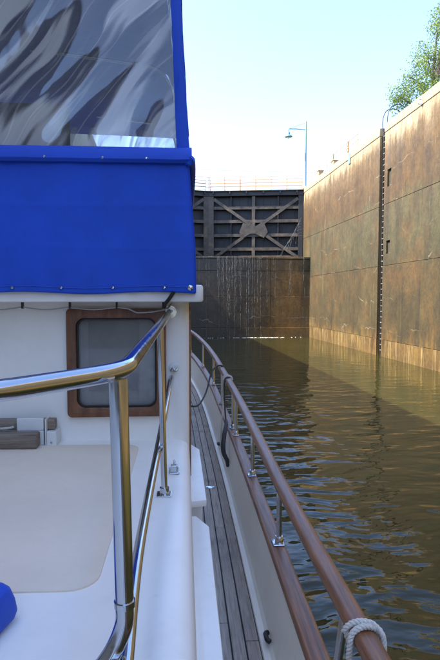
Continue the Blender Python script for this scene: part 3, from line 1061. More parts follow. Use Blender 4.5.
def oval(w, h, n=14, p=2.6):
    out = []
    for k in range(n):
        a = 2 * math.pi * (k + .5) / n
        c, s = math.cos(a), math.sin(a)
        out.append((w / 2 * math.copysign(abs(c) ** (2 / p), c), h / 2 * math.copysign(abs(s) ** (2 / p), s)))
    return out

UF = [-2.6 + 14.2 * i / 170 for i in range(171)]
cap_prof = [(a - 0.010, b - 0.017) for a, b in oval(0.074, 0.034, 16, 5)]
wood_rail('cap_rail', cap_prof, lambda u: (vr(u), zc(u)), UF)
wood_rail('cap_rail', cap_prof, lambda u: (vr(u), zc(u)), US, True)
wood_rail('hand_rail', oval(0.062, 0.042, 16, 2.8), lambda u: (vh(u), zr(u)), UF)

for u in (-0.45, 0.49, 1.40, 2.30, 3.22, 4.19, 4.42, 5.39, 6.32, 7.32, 8.41, 9.4, 10.3):
    v = vr(u)
    z0, z1 = zc(u), zr(u) - 0.012
    st = MB().tube([(v, u, z0 + 0.004), (v, u, z0 + 0.035), (vh(u), u, z1)], 0.0125, 12).build('stanchion', MAT['steel'], boat, smooth=True)
    MB().box(v - .030, v + .022, u - .03, u + .03, z0 + .0005, z0 + 0.0065).build('base_plate', MAT['steel'], st, bevel=0.003)
    MB().lathe([(0.019, z0 + .0065), (0.019, z0 + .03), (0.0165, z0 + .034), (0.0127, z0 + .034)], (v, u, 0), 12).build('socket', MAT['steel'], st, smooth=True)
    for dx, dy in ((-.023, -.022), (.016, .022), (.016, -.022), (-.023, .022)):
        MB().lathe([(.004, z0 + .0064), (.0035, z0 + .0085), (.001, z0 + .009)], (v + dx, u + dy, 0), 8).build('screw', MAT['steel'], st, smooth=True)

# side deck: caulked teak planks
dk = MB()
rings = []
for u in UB:
    v = vr(u) - 0.116
    rings.append([(-0.30, u, zd(u) - 0.04), (v, u, zd(u) - 0.04), (v, u, zd(u) - 0.004), (-0.30, u, zd(u) - 0.004)])
dk.loft(rings)
deck = dk.build('side_deck', MAT['caulk'], boat)
PW, PG = 0.052, 0.007
for k in range(7):
    u = -1.6 - rnd.uniform(0, 1.2)
    while u < 9.0:
        ln = rnd.uniform(1.5, 2.4)
        a, b = u + 0.003, min(u + ln, 9.2) - 0.003
        n_ = max(2, int((b - a) / 0.35))
        rings = []
        lift = rnd.uniform(-.0006, .0008)
        for i in range(n_ + 1):
            q = a + (b - a) * i / n_
            v1 = vr(q) - 0.122 - k * (PW + PG)
            v0 = v1 - PW
            z = zd(q)
            rings.append([(v0, q, z - .02), (v1, q, z - .02), (v1, q, z + lift - .0012), (v1 - .002, q, z + lift), (v0 + .002, q, z + lift), (v0, q, z + lift - .0012)])
        o = MB().loft(rings).build('plank', MAT['teak_deck'], deck)
        u += ln
    # bungs and a flush deck plate
dp = MB().lathe([(0.033, zd(3.85) + .0005), (0.033, zd(3.85) + .004), (0.028, zd(3.85) + .0055), (0.002, zd(3.85) + .0055)], (0.185, 3.85, 0), 18).build('deck_plate', MAT['steel'], deck, smooth=True)

# ------------------------------------------------------------------ aft cabin (trunk) with its top
ED = 0.017                    # starboard edge of cabin and house
CT = 2.46                     # cabin top level
def camber(v): return -0.020 * ((v - CV) / 1.5) ** 2 + 0.020
prof = [(-3.10, 1.5), (-3.03, 2.34), (-3.02, 2.40), (-2.99, 2.44), (-2.94, CT)]
for i in range(1, 14):
    v = -2.94 + i * (2.94 - 0.12) / 14
    prof.append((v, CT + camber(v) * .6))
prof += [(-0.10, CT + camber(-.10) * .6), (-0.05, CT + .0016), (-0.030, CT), (-0.012, CT - 0.003), (0.004, CT - 0.012), (0.0135, CT - 0.028), (0.017, CT - 0.05), (0.020, 2.34), (0.030, 1.9), (0.036, 1.5)]
m = MB()
m.loft([[(a, u, b) for a, b in prof] for u in (-1.6, -0.5, 0.5, 1.2, 2.02)])
cabin = m.build('aft_cabin', MAT['gel_top'], boat, smooth=True)

# non-skid panel moulded in the top
def rrect(x0, x1, y0, y1, r, n=6):
    out = []
    for cx, cy, a0 in ((x1 - r, y1 - r, 0), (x0 + r, y1 - r, 90), (x0 + r, y0 + r, 180), (x1 - r, y0 + r, 270)):
        for k in range(n + 1):
            a = R(a0 + 90 * k / n)
            out.append((cx + r * math.cos(a), cy + r * math.sin(a)))
    return out
ns = MB()
loop = rrect(-1.15, -0.165, 0.955, 1.925, 0.055)
def nsz(v): return CT + camber(v) * .6 + 0.0035
bot = [(a, b, nsz(a) - .006) for a, b in loop]
topi = [(a, b, nsz(a)) for a, b in loop]
b0 = len(ns.v)
ns.loft([bot, topi], caps=False)
# strip the interior into columns so the panel follows the camber
bmx = bmesh.new()
vl = [bmx.verts.new(p) for p in ns.v]
for f in ns.f: bmx.faces.new([vl[i] for i in f])
bmx.faces.new([vl[len(loop) + i] for i in range(len(loop))])
bmesh.ops.triangulate(bmx, faces=[f for f in bmx.faces if len(f.verts) > 4])
me = bpy.data.meshes.new('nonskid_panel'); bmx.to_mesh(me); bmx.free()
me.materials.append(MAT['nonskid'])
link('nonskid_panel', me, cabin)

# cabin side: dark window strip and rubbing trim under the shelf boards
MB().box(0.018, 0.034, -1.2, 1.98, 1.93, 1.965).build('trim_strip', MAT['gel'], cabin, bevel=0.004)
def shelf(name, pts, z, th=0.035):
    m = MB()
    m.loft([[(a, b, z - th) for a, b in pts], [(a, b, z) for a, b in pts]])
    return m.build(name, MAT['gel'], boat, bevel=0.006, smooth=True)
shelf('side_step', [(0.022, -0.6), (0.104, -0.6), (0.104, 2.27), (0.050, 2.385), (0.022, 2.385)], 2.0)
shelf('side_step', [(0.012, 2.56), (0.106, 2.575), (0.095, 3.46), (0.036, 3.60), (0.012, 3.60)], 2.0)
for u in (0.3, 1.2, 2.1, 2.75, 3.3):
    MB().box(0.012, 0.09, u - .012, u + .012, 1.60, 1.966).build('step_bracket', MAT['gel'], boat, bevel=0.004)

# ------------------------------------------------------------------ deckhouse
HU = 2.0
WX0, WX1, WZ0, WZ1 = -0.405, -0.100, 2.585, 2.932          # window opening
hm = MB()
r = 0.035
ax0, ax1 = -3.0 + r, ED - r
Z0, Z1 = 1.5, 2.988
ix = [ax0, WX0, WX1, ax1]; iz = [Z0, WZ0, WZ1, Z1]
vi = {}
def HV(x, y, z):
    k = (round(x, 4), round(y, 4), round(z, 4))
    if k not in vi:
        vi[k] = len(hm.v); hm.v.append((x, y, z))
    return vi[k]
for i in range(3):
    for j in range(3):
        if (i, j) == (1, 1): continue
        hm.f.append((HV(ix[i], HU, iz[j]), HV(ix[i + 1], HU, iz[j]), HV(ix[i + 1], HU, iz[j + 1]), HV(ix[i], HU, iz[j + 1])))
q = [(WX0, WZ0), (WX1, WZ0), (WX1, WZ1), (WX0, WZ1)]
for k in range(4):
    a, b = q[k], q[(k + 1) % 4]
    hm.f.append((HV(a[0], HU, a[1]), HV(b[0], HU, b[1]), HV(b[0], HU + .05, b[1]), HV(a[0], HU + .05, a[1])))
def wallstrip(pts):
    zz = [Z0, WZ0, WZ1, Z1]
    for i in range(len(pts) - 1):
        for j in range(3):
            hm.f.append((HV(*pts[i], zz[j]), HV(*pts[i + 1], zz[j]), HV(*pts[i + 1], zz[j + 1]), HV(*pts[i], zz[j + 1])))
cor = [(ax1 + r * math.sin(R(a)), HU + r - r * math.cos(R(a))) for a in range(0, 91, 15)]
stb = cor + [(ED, 4.2), (ED - .03, 5.6), (-0.25, 6.9), (-2.75, 6.9), (-3.0, 5.6), (-3.0, HU + r)]
corp = [(ax0 - r * math.sin(R(a)), HU + r - r * math.cos(R(a))) for a in range(90, -1, -15)]
wallstrip(stb[:-1] + corp)
house = hm.build('deckhouse', MAT['gel'], boat, smooth=True)
# inside of the saloon seen through the pane
MB().box(-1.2, 0.0, 2.9, 2.95, 1.9, 2.95).build('saloon_lining', MAT['interior'], house)
MB().box(-0.365, -0.175, 2.034, 2.040, 2.645, 2.922).build('notice_board', MAT['dark_panel'], house, bevel=0.004)
cm = MB()
cm.grid(60, 4, lambda a, b: (-0.44 + 0.40 * a, 2.062 + 0.008 * math.sin(a * 44) + .004 * math.sin(a * 101), 2.56 + 0.40 * b))
cm.build('curtain', MAT['curtain'], house, smooth='all', fix=False)
# window: teak frame, pane, black gasket
def rframe(name, x0, x1, z0, z1, w, y0, y1, ro, ri, mat, parent, bev):
    o_ = rrect(x0, x1, z0, z1, ro); i_ = rrect(x0 + w, x1 - w, z0 + w, z1 - w, ri)
    m = MB()
    n_ = len(o_)
    rg = [[(a, y0, b) for a, b in o_], [(a, y1, b) for a, b in o_], [(a, y1, b) for a, b in i_], [(a, y0, b) for a, b in i_]]
    for k in rg: m.v += k
    for i in range(4):
        for k in range(n_):
            k2 = (k + 1) % n_
            m.f.append((i * n_ + k, i * n_ + k2, ((i + 1) % 4) * n_ + k2, ((i + 1) % 4) * n_ + k))
    return m.build(name, mat, parent, bevel=bev, smooth=True)
rframe('window_frame', -0.436, -0.070, 2.556, 2.962, 0.036, 2.001, 1.978, 0.018, 0.032, MAT['teak_frame'], house, 0.004)
rframe('window_gasket', -0.399, -0.107, 2.593, 2.925, 0.005, 1.999, 1.988, 0.03, 0.028, MAT['black'], house, 0.002)
MB().box(-0.403, -0.102, 2.010, 2.016, 2.588, 2.930).build('window_pane', MAT['glass'], house)
# teak strip on the house corner
MB().box(ED - .006, ED + .007, 2.05, 2.075, 2.30, 2.975).build('corner_trim', MAT['teak'], house, bevel=0.003)

# ------------------------------------------------------------------ flybridge deck and its canvas
FB0, FB1 = 2.986, 3.046
pts = rrect(-3.066, 0.066, 1.846, 7.1, 0.03)
m = MB(); m.loft([[(a, b, FB0) for a, b in pts], [(a, b, FB1) for a, b in pts]])
fly = m.build('flybridge_deck', MAT['gel'], boat, bevel=0.008, smooth=True)
# wire slung under the overhang, greyed to stand for the shadow line
wp = []
for i in range(49):
    t = i / 48
    v = -1.6 + 1.52 * t
    wp.append((v, 1.965, 2.968 - 0.010 * abs(math.sin(t * 9 * math.pi)) - (0.012 if t > .93 else 0)))
wp += [(-0.062, 1.96, 2.962), (-0.052, 1.93, 2.974), (-0.045, 1.88, 2.982)]
wire = MB().tube(wp, 0.0030, 6).build('underdeck_wire', MAT['galv'], fly, smooth=True)
for i in range(10):
    MB().box(-1.6 + .169 * i - .003, -1.6 + .169 * i + .003, 1.958, 1.975, 2.962, 2.986).build('wire_clip', MAT['black'], fly)

# blue skirt: a sheet tied round the coaming, snaps along its foot
SK0, SK1 = 3.017, 3.462
def skirt_u(v, z):
    t = (z - SK0) / (SK1 - SK0)
    cre = 0.0011 * math.exp(-((z - 3.315 - .006 * math.sin(v * 3)) / .009) ** 2) + 0.0008 * math.exp(-((z - 3.165 + .008 * math.sin(v * 2.3)) / .010) ** 2)
    return 1.834 - cre + 0.010 * t + 0.012 * noise.noise(Vector((v * 2.6, z * 1.6, 1.7))) + 0.0030 * math.exp(-(z - SK0) / 0.05) * math.sin(v * 72 + 2 * math.sin(v * 9)) + 0.0035 * noise.noise(Vector((v * 11, z * 5, 9.0)))
def skirt_edge(z):
    t = (z - SK0) / (SK1 - SK0)
    return 0.037 - 0.017 * t + 0.004 * math.sin(t * 5)
m = MB()
def skf(a, b):
    z = SK0 + (SK1 - SK0) * b
    e = skirt_edge(z)
    v = -3.05 + (e + 3.05) * a
    dz = -0.004 * math.sin(v * 14.5) * (1 - b) * (1 if b < .2 else 0)
    return (v, skirt_u(v, z), z + dz)
m.grid(220, 64, skf)
# starboard return of the skirt, running forward
def skf2(a, b):
    z = SK0 + (SK1 - SK0) * b
    e = skirt_edge(z)
    u = skirt_u(e, z) + a * 3.6
    return (e + 0.004 * noise.noise(Vector((u * 4, z * 4, 3))) * a, u, z)
m.grid(60, 64, skf2)
skirt = m.build('canvas_skirt', MAT['canvas'], boat, smooth=True, fix=False)
sm = skirt.modifiers.new('thick', 'SOLIDIFY'); sm.thickness = 0.003; sm.offset = 1
# hem seams and stitching on the skirt
for zz in (SK0 + 0.020,):
    pth = [(v, skirt_u(v, zz) - 0.0045, zz - 0.004 * math.sin(v * 14.5)) for v in [-2.9 + 2.92 * i / 150 for i in range(151)]]
    MB().tube(pth, 0.0012, 5).build('seam', MAT['thread'], skirt, smooth=True)
for v, rr_ in ((-1.35, .0055), (-1.15, .0055), (-.95, .0055), (-.775, .0055), (-0.575, .0055), (-0.415, .0055), (-0.243, .0055), (-0.068, .0055), (0.020, .0095)):
    z = SK0 + 0.018
    u = skirt_u(v, z) - .004
    MB().lathe([(rr_, 0), (rr_, .0025), (rr_ * .7, .0045), (rr_ * .1, .005)], (v, u, z), 14, Matrix.Rotation(R(90), 3, 'X')).build('snap_fastener', MAT['steel'], skirt, smooth=True)
# small tie strap at the corner
MB().tube(spline([(-0.036, 1.826, 3.022), (-0.052, 1.830, 2.998), (-0.068, 1.85, 2.978), (-0.072, 1.90, 2.968)], 6), 0.0065, 8).build('tie_strap', MAT['black'], skirt, smooth=True)

# rolled hem between skirt and clear curtain
m = MB()
rings = []
for i in range(161):
    t = i / 160
    v = -3.05 + 3.077 * t
    w1 = 0.004 * noise.noise(Vector((v * 6, 0, 4))); w2 = 0.004 * noise.noise(Vector((v * 9, 5, 4)))
    sag = 0.010 * (1 - t)
    zb = SK1 - 0.008 - sag * .9 + w2 * .6
    ring = [(v, 1.846, zb + .006), (v, 1.822 + w1, zb), (v, 1.812 + w1, zb + .010), (v, 1.815 + w1 * 1.5, zb + 0.026), (v, 1.822 + w2, zb + 0.040), (v, 1.838 + w2, zb + 0.055), (v, 1.868, zb + .064), (v, 1.882, zb + .062), (v, 1.882, zb + .01)]
    rings.append(ring)
m.loft(rings)
hem = m.build('canvas_hem', MAT['canvas'], boat, smooth=True)
for v in (-1.4, -1.1, -.8, -0.46, -0.27, -0.125):
    MB().lathe([(.004, 0), (.004, .002), (.002, .004)], (v, 1.813, SK1 + .004), 10, Matrix.Rotation(R(90), 3, 'X')).build('snap_fastener', MAT['steel'], hem, smooth=True)
m = MB()
m.tube(spline([(0.014, 1.842, SK1 - .004), (0.024, 1.862, SK1 + .006), (0.031, 2.3, SK1 + .012), (0.030, 3.2, SK1 + .014), (0.02, 5.4, SK1 + .014)], 8), 0.016, 10)
m.build('side_hem', MAT['canvas'], boat, smooth=True)

# clear vinyl aft curtain: slack sheet with diagonal folds
CZ0, CZ1 = 3.505, 4.62
def vin_edge(z): return -0.021 - 0.018 * (z - CZ0) / 0.52
def vin_u(v, z):
    base = 1.868 + 0.05 * (z - CZ0)
    wv = noise.noise(Vector((v * 1.7, z * 1.4, 2.0)))
    s = (v * 0.82 - z * 0.57) + 0.07 * wv            # across the folds
    amp = 0.5 + 0.5 * noise.noise(Vector((v * 1.3 + 5, z * 1.1, 7)))
    d = 0.013 * amp * (abs(math.sin(s * 15.0)) - .5) + 0.0075 * math.sin(s * 37 + 3 * wv) * (0.5 + wv) + 0.004 * noise.noise(Vector((v * 3.2, z * 2.4, 11)))
    fl = min(1, (vin_edge(z) - v) / 0.10) * min(1, (z - CZ0) / 0.06)
    return base + d * max(0, fl)
m = MB()
m.grid(150, 110, lambda a, b: ((lambda z: (lambda v: (v, vin_u(v, z), z))(-1.46 + (vin_edge(z) + 1.46) * a))(CZ0 + (CZ1 - CZ0) * b)))
cur = m.build('clear_curtain', MAT['vinyl'], boat, smooth='all', fix=False)
# canvas binding down its starboard edge
m = MB(); rings = []
for i in range(41):
    z = CZ0 - 0.01 + (CZ1 + .02 - CZ0) * i / 40
    e = vin_edge(z)
    wd = 0.040 - 0.010 * (z - CZ0) / .52
    wob = 0.002 * noise.noise(Vector((z * 14, 1, 1)))
    u = 1.866 + 0.05 * (z - CZ0)
    rings.append([(e - .004, u - .003, z), (e + wd * .45, u - .010 + wob, z), (e + wd + wob, u - .004, z), (e + wd + wob, u + .012, z), (e + wd * .4, u + .007, z)])
m.loft(rings)
bind = m.build('curtain_binding', MAT['canvas'], boat, smooth=True)
m = MB(); rings = []
for i in range(21):
    z = CZ0 - 0.01 + (CZ1 + .02 - CZ0) * i / 20
    u = 1.866 + 0.05 * (z - CZ0)
    rings.append([(-1.54, u - .008, z), (-1.45, u - .008, z), (-1.45, u + .008, z), (-1.54, u + .008, z)])
m.loft(rings).build('curtain_binding', MAT['canvas'], boat)
m = MB(); m.grid(30, 30, lambda a, b: (-3.02 + 1.49 * a, 1.87 + .05 * b * 1.1 + .01 * math.sin(a * 9 + b * 7), CZ0 + (CZ1 - CZ0) * b))
m.build('clear_curtain', MAT['vinyl'], boat, smooth='all', fix=False)
# starboard clear side curtain
def scf(a, b):
    z = CZ0 + (CZ1 - CZ0) * b
    u = 1.885 + 3.4 * a + .05 * (z - CZ0)
    return (0.022 - 0.026 * (z - CZ0) / .52 + 0.012 * math.sin(a * 3.14) + 0.006 * noise.noise(Vector((u * 4, z * 4, 0))), u, z)
m = MB(); m.grid(50, 30, scf)
m.build('side_curtain', MAT['vinyl'], boat, smooth='all', fix=False)
# front clear curtain, bimini roof and frame tubes
m = MB(); m.grid(20, 10, lambda a, b: (-2.95 + 2.9 * a, 5.35 - .25 * b, CZ0 + (CZ1 - CZ0) * b))
m.build('front_curtain', MAT['vinyl'], boat, smooth='all', fix=False)
m = MB()
m.grid(20, 30, lambda a, b: (-3.08 + 3.02 * a, 1.78 + 3.5 * b, 4.60 + 0.03 * math.sin(a * math.pi) - 0.05 * b + .05 * math.sin(b * math.pi * 3) ** 2))
bim = m.build('bimini_roof', MAT['canvas'], boat, smooth='all', fix=False)
sm = bim.modifiers.new('thick', 'SOLIDIFY'); sm.thickness = 0.006; sm.offset = 1
for u in (2.6, 3.7, 4.9):
    pth = fillet([(-3.0, u, FB1), (-2.98, u, 4.58), (-1.5, u, 4.70), (-0.09, u, 4.55), (0.0, u, 3.7), (0.0, u, FB1)], .18)
    MB().tube(pth, 0.012, 10).build('bimini_bow', MAT['steel'], boat, smooth=True)
# coaming, helm console and seats inside
MB().box(-3.0, -0.02, 5.0, 5.06, FB1 + .003, 3.72).box(-3.0, -2.95, 1.95, 5.0, FB1 + .003, 3.42).box(-0.06, -0.025, 1.95, 5.0, FB1 + .003, 3.42).build('coaming', MAT['gel'], boat, bevel=.01)
MB().box(-2.2, -0.85, 4.45, 4.98, FB1 + .003, 3.78).build('helm_console', MAT['seat'], boat, bevel=.03, smooth=True)
for (x0, x1, y0) in ((-1.15, -0.62, 3.05), (-2.3, -1.75, 3.05)):
    s_ = MB().box(x0, x1, y0, y0 + .5, FB1 + .003, 3.50).build('helm_seat', MAT['seat'], boat, bevel=.04, smooth=True)
    MB().box(x0, x1, y0 - .10, y0 - .002, 3.40, 4.05).build('backrest', MAT['navy'], s_, bevel=.04, smooth=True)
MB().box(-2.7, -0.35, 2.15, 2.60, FB1 + .003, 3.47).build('bench_seat', MAT['navy'], boat, bevel=.03, smooth=True)
MB().tube([(-1.2, 4.52, 3.78), (-1.2, 4.36, 3.98)], 0.012, 8).build('wheel_column', MAT['steel'], boat)
wh = MB()
cpt = Vector((-1.2, 4.36, 3.98))
wh.tube([cpt + Vector((.2 * math.cos(R(a)), -.05 * math.sin(R(a)), .19 * math.sin(R(a)))) for a in range(0, 361, 15)], 0.011, 8)
for a in (30, 150, 270):
    wh.tube([cpt, cpt + Vector((.2 * math.cos(R(a)), -.05 * math.sin(R(a)), .19 * math.sin(R(a))))], .007, 6)
wh.build('steering_wheel', MAT['steel'], boat, smooth=True)

# ------------------------------------------------------------------ stainless rail on the cabin top
PR = 0.0122
top_path = fillet([(-0.054, 1.985, 2.948), (-0.080, 0.700, 2.904), (-0.215, 0.545, 2.902), (-0.60, 0.50, 2.900), (-1.6, 0.50, 2.90)], 0.055, 10)
gr = MB().tube(top_path, PR, 20).build('grab_rail', MAT['steel'], boat, smooth=True)
MB().lathe([(0.017, -.004), (0.017, .010), (0.0245, .010), (0.0245, .014), (.003, .014)], (-0.054, 1.985, 2.948), 16, Matrix.Rotation(R(-90), 3, 'X')).build('wall_flange', MAT['steel'], gr, smooth=True)
MB().tube([(-0.0835, 0.668, 2.898), (-0.0775, 0.658, 2.612)], PR * .97, 20).build('post', MAT['steel'], gr, smooth=True)
MB().tube([(-0.0776, 0.658, 2.617), (-0.0774, 0.658, 2.609)], PR * 1.10, 20).build('weld_collar', MAT['steel'], gr, smooth=True)
foot = spline([(-0.0775, 0.658, 2.611), (-0.079, 0.655, 2.585), (-0.094, 0.648, 2.553), (-0.122, 0.635, 2.525), (-0.165, 0.618, 2.500), (-0.21, 0.60, 2.470)], 6)
MB().tube(foot, PR * .97, 20).build('post_foot', MAT['steel'], gr, smooth=True)
MB().lathe([(0.03, CT + .004), (0.03, CT + .012), (.014, CT + .016)], (-0.212, 0.60, 0), 16).build('foot_flange', MAT['steel'], gr, smooth=True)
mid = [(-0.050, 1.998, 2.700), (-0.058, 1.85, 2.665), (-0.075, 1.40, 2.585), (-0.081, 1.10, 2.562), (-0.081, 0.85, 2.556), (-0.074, 0.60, 2.535), (-0.07, 0.40, 2.515), (-0.07, 0.2, 2.478)]
MB().tube(spline(mid, 6), 0.0100, 16).build('lower_rail', MAT['steel'], gr, smooth=True)
MB().tube([(-0.057, 1.432, CT + .004), (-0.0655, 1.432, 2.930)], 0.0088, 14).build('post', MAT['steel'], gr, smooth=True)
MB().box(-0.078, -0.038, 1.412, 1.452, CT + .0005, CT + .005).build('foot_flange', MAT['steel'], gr, bevel=.002)
MB().lathe([(0.013, CT + .005), (0.013, CT + .022), (0.0088, CT + .022)], (-0.057, 1.432, 0), 14).build('foot_flange', MAT['steel'], gr, smooth=True)
# hasp beside the post
hs = MB().box(-0.05, -0.018, 1.60, 1.655, CT + .0005, CT + .006).box(-0.044, -0.024, 1.60, 1.618, CT + .007, CT + .028).build('hasp', MAT['steel'], cabin, bevel=.002)
MB().tube(spline([(-0.034, 1.645, CT + .006), (-0.034, 1.66, CT + .015), (-0.034, 1.685, CT + .018)], 4), .0035, 8).build('pin', MAT['steel'], hs, smooth=True)
# round deck-light button on the bulkhead
bt = MB().lathe([(0.0185, 0), (0.0185, .006), (0.015, .009), (.002, .010)], (-0.040, 1.999, 2.740), 20, Matrix.Rotation(R(90), 3, 'X')).build('wall_socket', MAT['whiteplastic'], house, smooth=True)
MB().tube(spline([(-0.05, 1.985, 2.728), (-0.045, 1.975, 2.738), (-0.035, 1.975, 2.728), (-0.028, 1.985, 2.735)], 4), .004, 8).build('twist_tie', MAT['steel'], bt, smooth=True)

# ------------------------------------------------------------------ loose things on board (top level)
def bpt(p):
    return boat_m @ Vector(p)
boat_m = Matrix.Rotation(R(-2.3), 4, 'Z')

def aboard(o, loc=(0, 0, 0), rz=0.0):
    o.location = boat_m @ Vector(loc)
    o.rotation_euler = (0, 0, R(-2.3) + rz)
    return o

def laid_rope(path, r, turns_per_m=38, seg=8):
    """three-strand rope along a path"""
    P = [Vector(p) for p in path]
    d = [0]
    for i in range(1, len(P)): d.append(d[-1] + (P[i] - P[i - 1]).length)
    Lr = d[-1]
    n_ = max(12, int(Lr * turns_per_m * 9))
    pts = []
    j = 0
    for i in range(n_ + 1):
        s = Lr * i / n_
        while j < len(d) - 2 and d[j + 1] < s: j += 1
        t = (s - d[j]) / max(1e-9, d[j + 1] - d[j])
        pts.append((P[j].lerp(P[j + 1], t), s))
    m = MB()
    ref = None
    fr = []
    for i in range(len(pts)):
        a = pts[max(0, i - 1)][0]; b = pts[min(len(pts) - 1, i + 1)][0]
        t = (b - a).normalized()
        if ref is None: ref = t.orthogonal()
        ref = (ref - t * ref.dot(t)).normalized()
        fr.append((ref.copy(), t.cross(ref)))
    for k in range(3):
        pa = []
        for i, (p, s) in enumerate(pts):
            a = s * turns_per_m * 2 * math.pi + k * 2 * math.pi / 3
            pa.append(p + (fr[i][0] * math.cos(a) + fr[i][1] * math.sin(a)) * r * .50)
        m.tube(pa, r * .56, seg)
    return m

# white rope hitched round the teak hand rail
uR = 1.255
vR, zR_ = vh(uR), zr(uR)
def loop_pts(u0, u1, a0, a1, n=26, k=1.0):
    out = []
    for i in range(n + 1):
        t = i / n
        a = R(a0 + (a1 - a0) * t)
        out.append((vR + (0.031 + 0.008 * k) * math.cos(a), u0 + (u1 - u0) * t, zR_ + (0.021 + 0.009 * k) * math.sin(a)))
    return out
path = [(vR - .043, uR - .012, zR_ - .34), (vR - .044, uR - .011, zR_ - .20), (vR - .042, uR - .008, zR_ - .06)] + loop_pts(uR - .006, uR + .022, 175, -185) + loop_pts(uR + .024, uR + .006, 172, 60, 12, 1.7) + [(vR + .045, uR - .002, zR_ + .005), (vR + .046, uR - .008, zR_ - .05), (vR + .043, uR - .012, zR_ - .16)]
o = aboard(laid_rope(spline(path, 3), 0.0082, 34).build('mooring_rope', MAT['rope'], None, smooth=True))
tag(o, 'white twisted rope hitched round the near end of the teak hand rail', 'rope')

# white lashing farther along, with its tail hanging to the deck
uR = 4.86
vR, zR_ = vr(uR), zr(uR)
path = [(vR - .075, uR - .09, zd(uR) + .03), (vR - .055, uR - .06, zR_ - .30), (vR - .045, uR - .03, zR_ - .08)] + loop_pts(uR - .03, uR + .04, 178, -180) + loop_pts(uR + .04, uR + .0, 178, -30, 16, 1.5) + [(vR + .05, uR, zR_ - .06)]
o = aboard(laid_rope(spline(path, 3), 0.0062, 30, 6).build('mooring_rope', MAT['rope'], None, smooth=True))
tag(o, 'thin pale lashing on the hand rail with its tail hanging to the deck', 'rope')

# black shore cable from the rail across to the house side
path = spline([(vr(5.45) + .032, 5.47, zr(5.45) - .06), (vr(5.45) + .03, 5.46, zr(5.45) + .006), (vr(5.45) - .01, 5.45, zr(5.45) + .031), (vr(5.45) - .065, 5.40, zr(5.45) + .022), (0.262, 5.28, 2.235), (0.205, 5.05, 2.10), (0.135, 4.80, 2.035), (0.075, 4.66, 2.04), (0.018, 4.6, 2.075)], 8)
o = aboard(MB().tube(path, 0.0085, 8).build('shore_cable', MAT['black'], None, smooth=True))
tag(o, 'black cable looping from the hand rail to the cabin side', 'cable')

# black bungee with a hook hanging inside the rail
bg_ = aboard(empty('bungee_cord', (0, 0, 0)), (0, 0, 0))
tag(bg_, 'black bungee cord with a thick hook hanging inside the bulwark', 'bungee cord')
path = spline([(vr(4.8) + .03, 4.80, zr(4.8) - .01), (vr(4.8), 4.80, zr(4.8) + .026), (vr(4.8) - .036, 4.78, zr(4.8)), (vr(4.6) - .05, 4.66, 2.10), (vr(4.4) - .058, 4.45, 1.945)], 6)
MB().tube(path, 0.007, 8).build('cord', MAT['black'], bg_, smooth=True)
path = spline([(vr(4.4) - .055, 4.47, 1.955), (vr(4.35) - .060, 4.40, 1.935), (vr(4.25) - .085, 4.28, 1.895), (vr(4.2) - .105, 4.18, 1.83), (vr(4.15) - .105, 4.12, 1.775), (vr(4.1) - .085, 4.06, 1.735), (vr(4.05) - .082, 4.02, 1.70)], 6)
MB().tube(path, [0.013 + 0.006 * math.sin(i / (len(path) - 1) * math.pi) for i in range(len(path))], 8).build('hook', MAT['black'], bg_, smooth=True)

# weathered teak bars in white chocks against the bulkhead
tb = aboard(empty('teak_ladder', (0, 0, 0)), (-0.52, 1.94, CT + .0075))
tag(tb, 'weathered teak ladder bars in white chocks beside the cabin window', 'ladder')
MB().box(-0.55, 0.000, -0.070, -0.018, 0.004, 0.056).build('bar', MAT['teak_block'], tb, bevel=.006, smooth=True)
MB().box(-0.55, 0.048, 0.0, 0.034, 0.055, 0.093).build('bar', MAT['teak_block'], tb, bevel=.005, smooth=True)
MB().box(-0.085, 0.010, -0.012, 0.048, 0.0, 0.054).box(-0.085, 0.010, -0.012, -0.002, 0.0545, 0.100).build('chock', MAT['whiteplastic'], tb, bevel=.003)
MB().box(0.022, 0.056, -0.02, 0.046, 0.0, 0.052).box(0.016, 0.021, -0.02, 0.046, 0.0, 0.097).build('chock', MAT['whiteplastic'], tb, bevel=.003)
for xx in (0.039,):
    MB().lathe([(.0045, 0), (.004, .002), (.001, .003)], (xx, -0.020, .012), 10, Matrix.Rotation(R(90), 3, 'X')).build('screw', MAT['steel'], tb, smooth=True)
o = aboard(laid_rope(spline([(-0.30, -.05, .085), (-0.22, -.06, .075), (-0.165, -.075, .062), (-0.150, -.082, .035), (-0.17, -.086, .012), (-0.24, -.088, .008), (-.33, -.088, .008)], 6), 0.0055, 40, 6).build('rope_end', MAT['rope'], None, smooth=True), (-0.52, 1.94, CT + .0075))
tag(o, 'short white rope end looped over the weathered teak bars', 'rope')
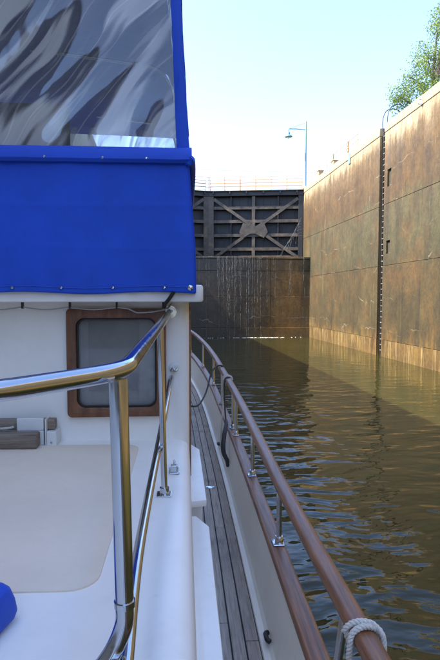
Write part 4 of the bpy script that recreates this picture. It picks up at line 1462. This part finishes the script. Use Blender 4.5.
o = aboard(laid_rope(spline([(-0.30, -.015, .0635), (-.2, -.02, .0635), (-.12, -.018, .066), (-.095, -.014, .070)], 6), 0.0045, 40, 6).build('rope_end', MAT['rope'], None, smooth=True), (-0.52, 1.94, CT + .0075))
tag(o, 'thin white cord lying along the top of the teak bar', 'rope')

# blue canvas cover at the near left of the cabin top
cv = aboard(empty('canvas_cover', (0, 0, 0)), (-0.304, 0.782, CT + .012), R(-14))
tag(cv, 'bright blue canvas cover on the cabin top, bottom left corner', 'cover')
m = MB(); rings = []
for z, sx_, sy_ in ((0, 1.0, 1.0), (.010, 1.03, 1.02), (.030, 1.01, .99), (.050, .99, .965), (.057, .955, .92), (.059, .90, .85), (.060, .5, .4)):
    rg = []
    for a, b in rrect(-.22, 0.0, -.09, .10, .022, 10):
        n1 = 0.006 * noise.noise(Vector((a * 14, b * 14, z * 20)))
        rg.append((-.11 + (a + .11) * sx_ + n1, b * sy_ + n1, z + n1 * .5))
    rings.append(rg)
m.loft(rings)
m.build('cloth', MAT['canvas'], cv, smooth=True)
MB().lathe([(.006, 0), (.006, .004), (.003, .007), (.001, .007)], (-0.0015, 0.0, .030), 12, Matrix.Rotation(R(90), 3, 'Y')).build('snap_fastener', MAT['steel'], cv, smooth=True)
MB().tube([(-.03 + .0 * i, -.09 + .02 * i,   .055 - .0006 * i) for i in range(8)], .0012, 5).build('seam', MAT['thread'], cv)
cl = aboard(empty('deck_cleat', (0, 0, 0)), (-0.300, 0.655, CT + .012), R(20))
tag(cl, 'dark steel deck cleat beside the blue canvas cover', 'cleat')
MB().box(-.03, .03, -.016, .016, 0, .006).build('base', MAT['dark_steel'], cl, bevel=.002)
MB().tube([(0, 0, .004), (0, 0, .045)], .009, 12).build('stem', MAT['dark_steel'], cl, smooth=True)
MB().tube(spline([(-.05, 0, .055), (-.025, 0, .047), (0, 0, .045), (.025, 0, .047), (.05, 0, .055)], 5), [0.006] * 3 + [.009] * 15 + [.006] * 3, 12).build('horn', MAT['steel'], cl, smooth=True)
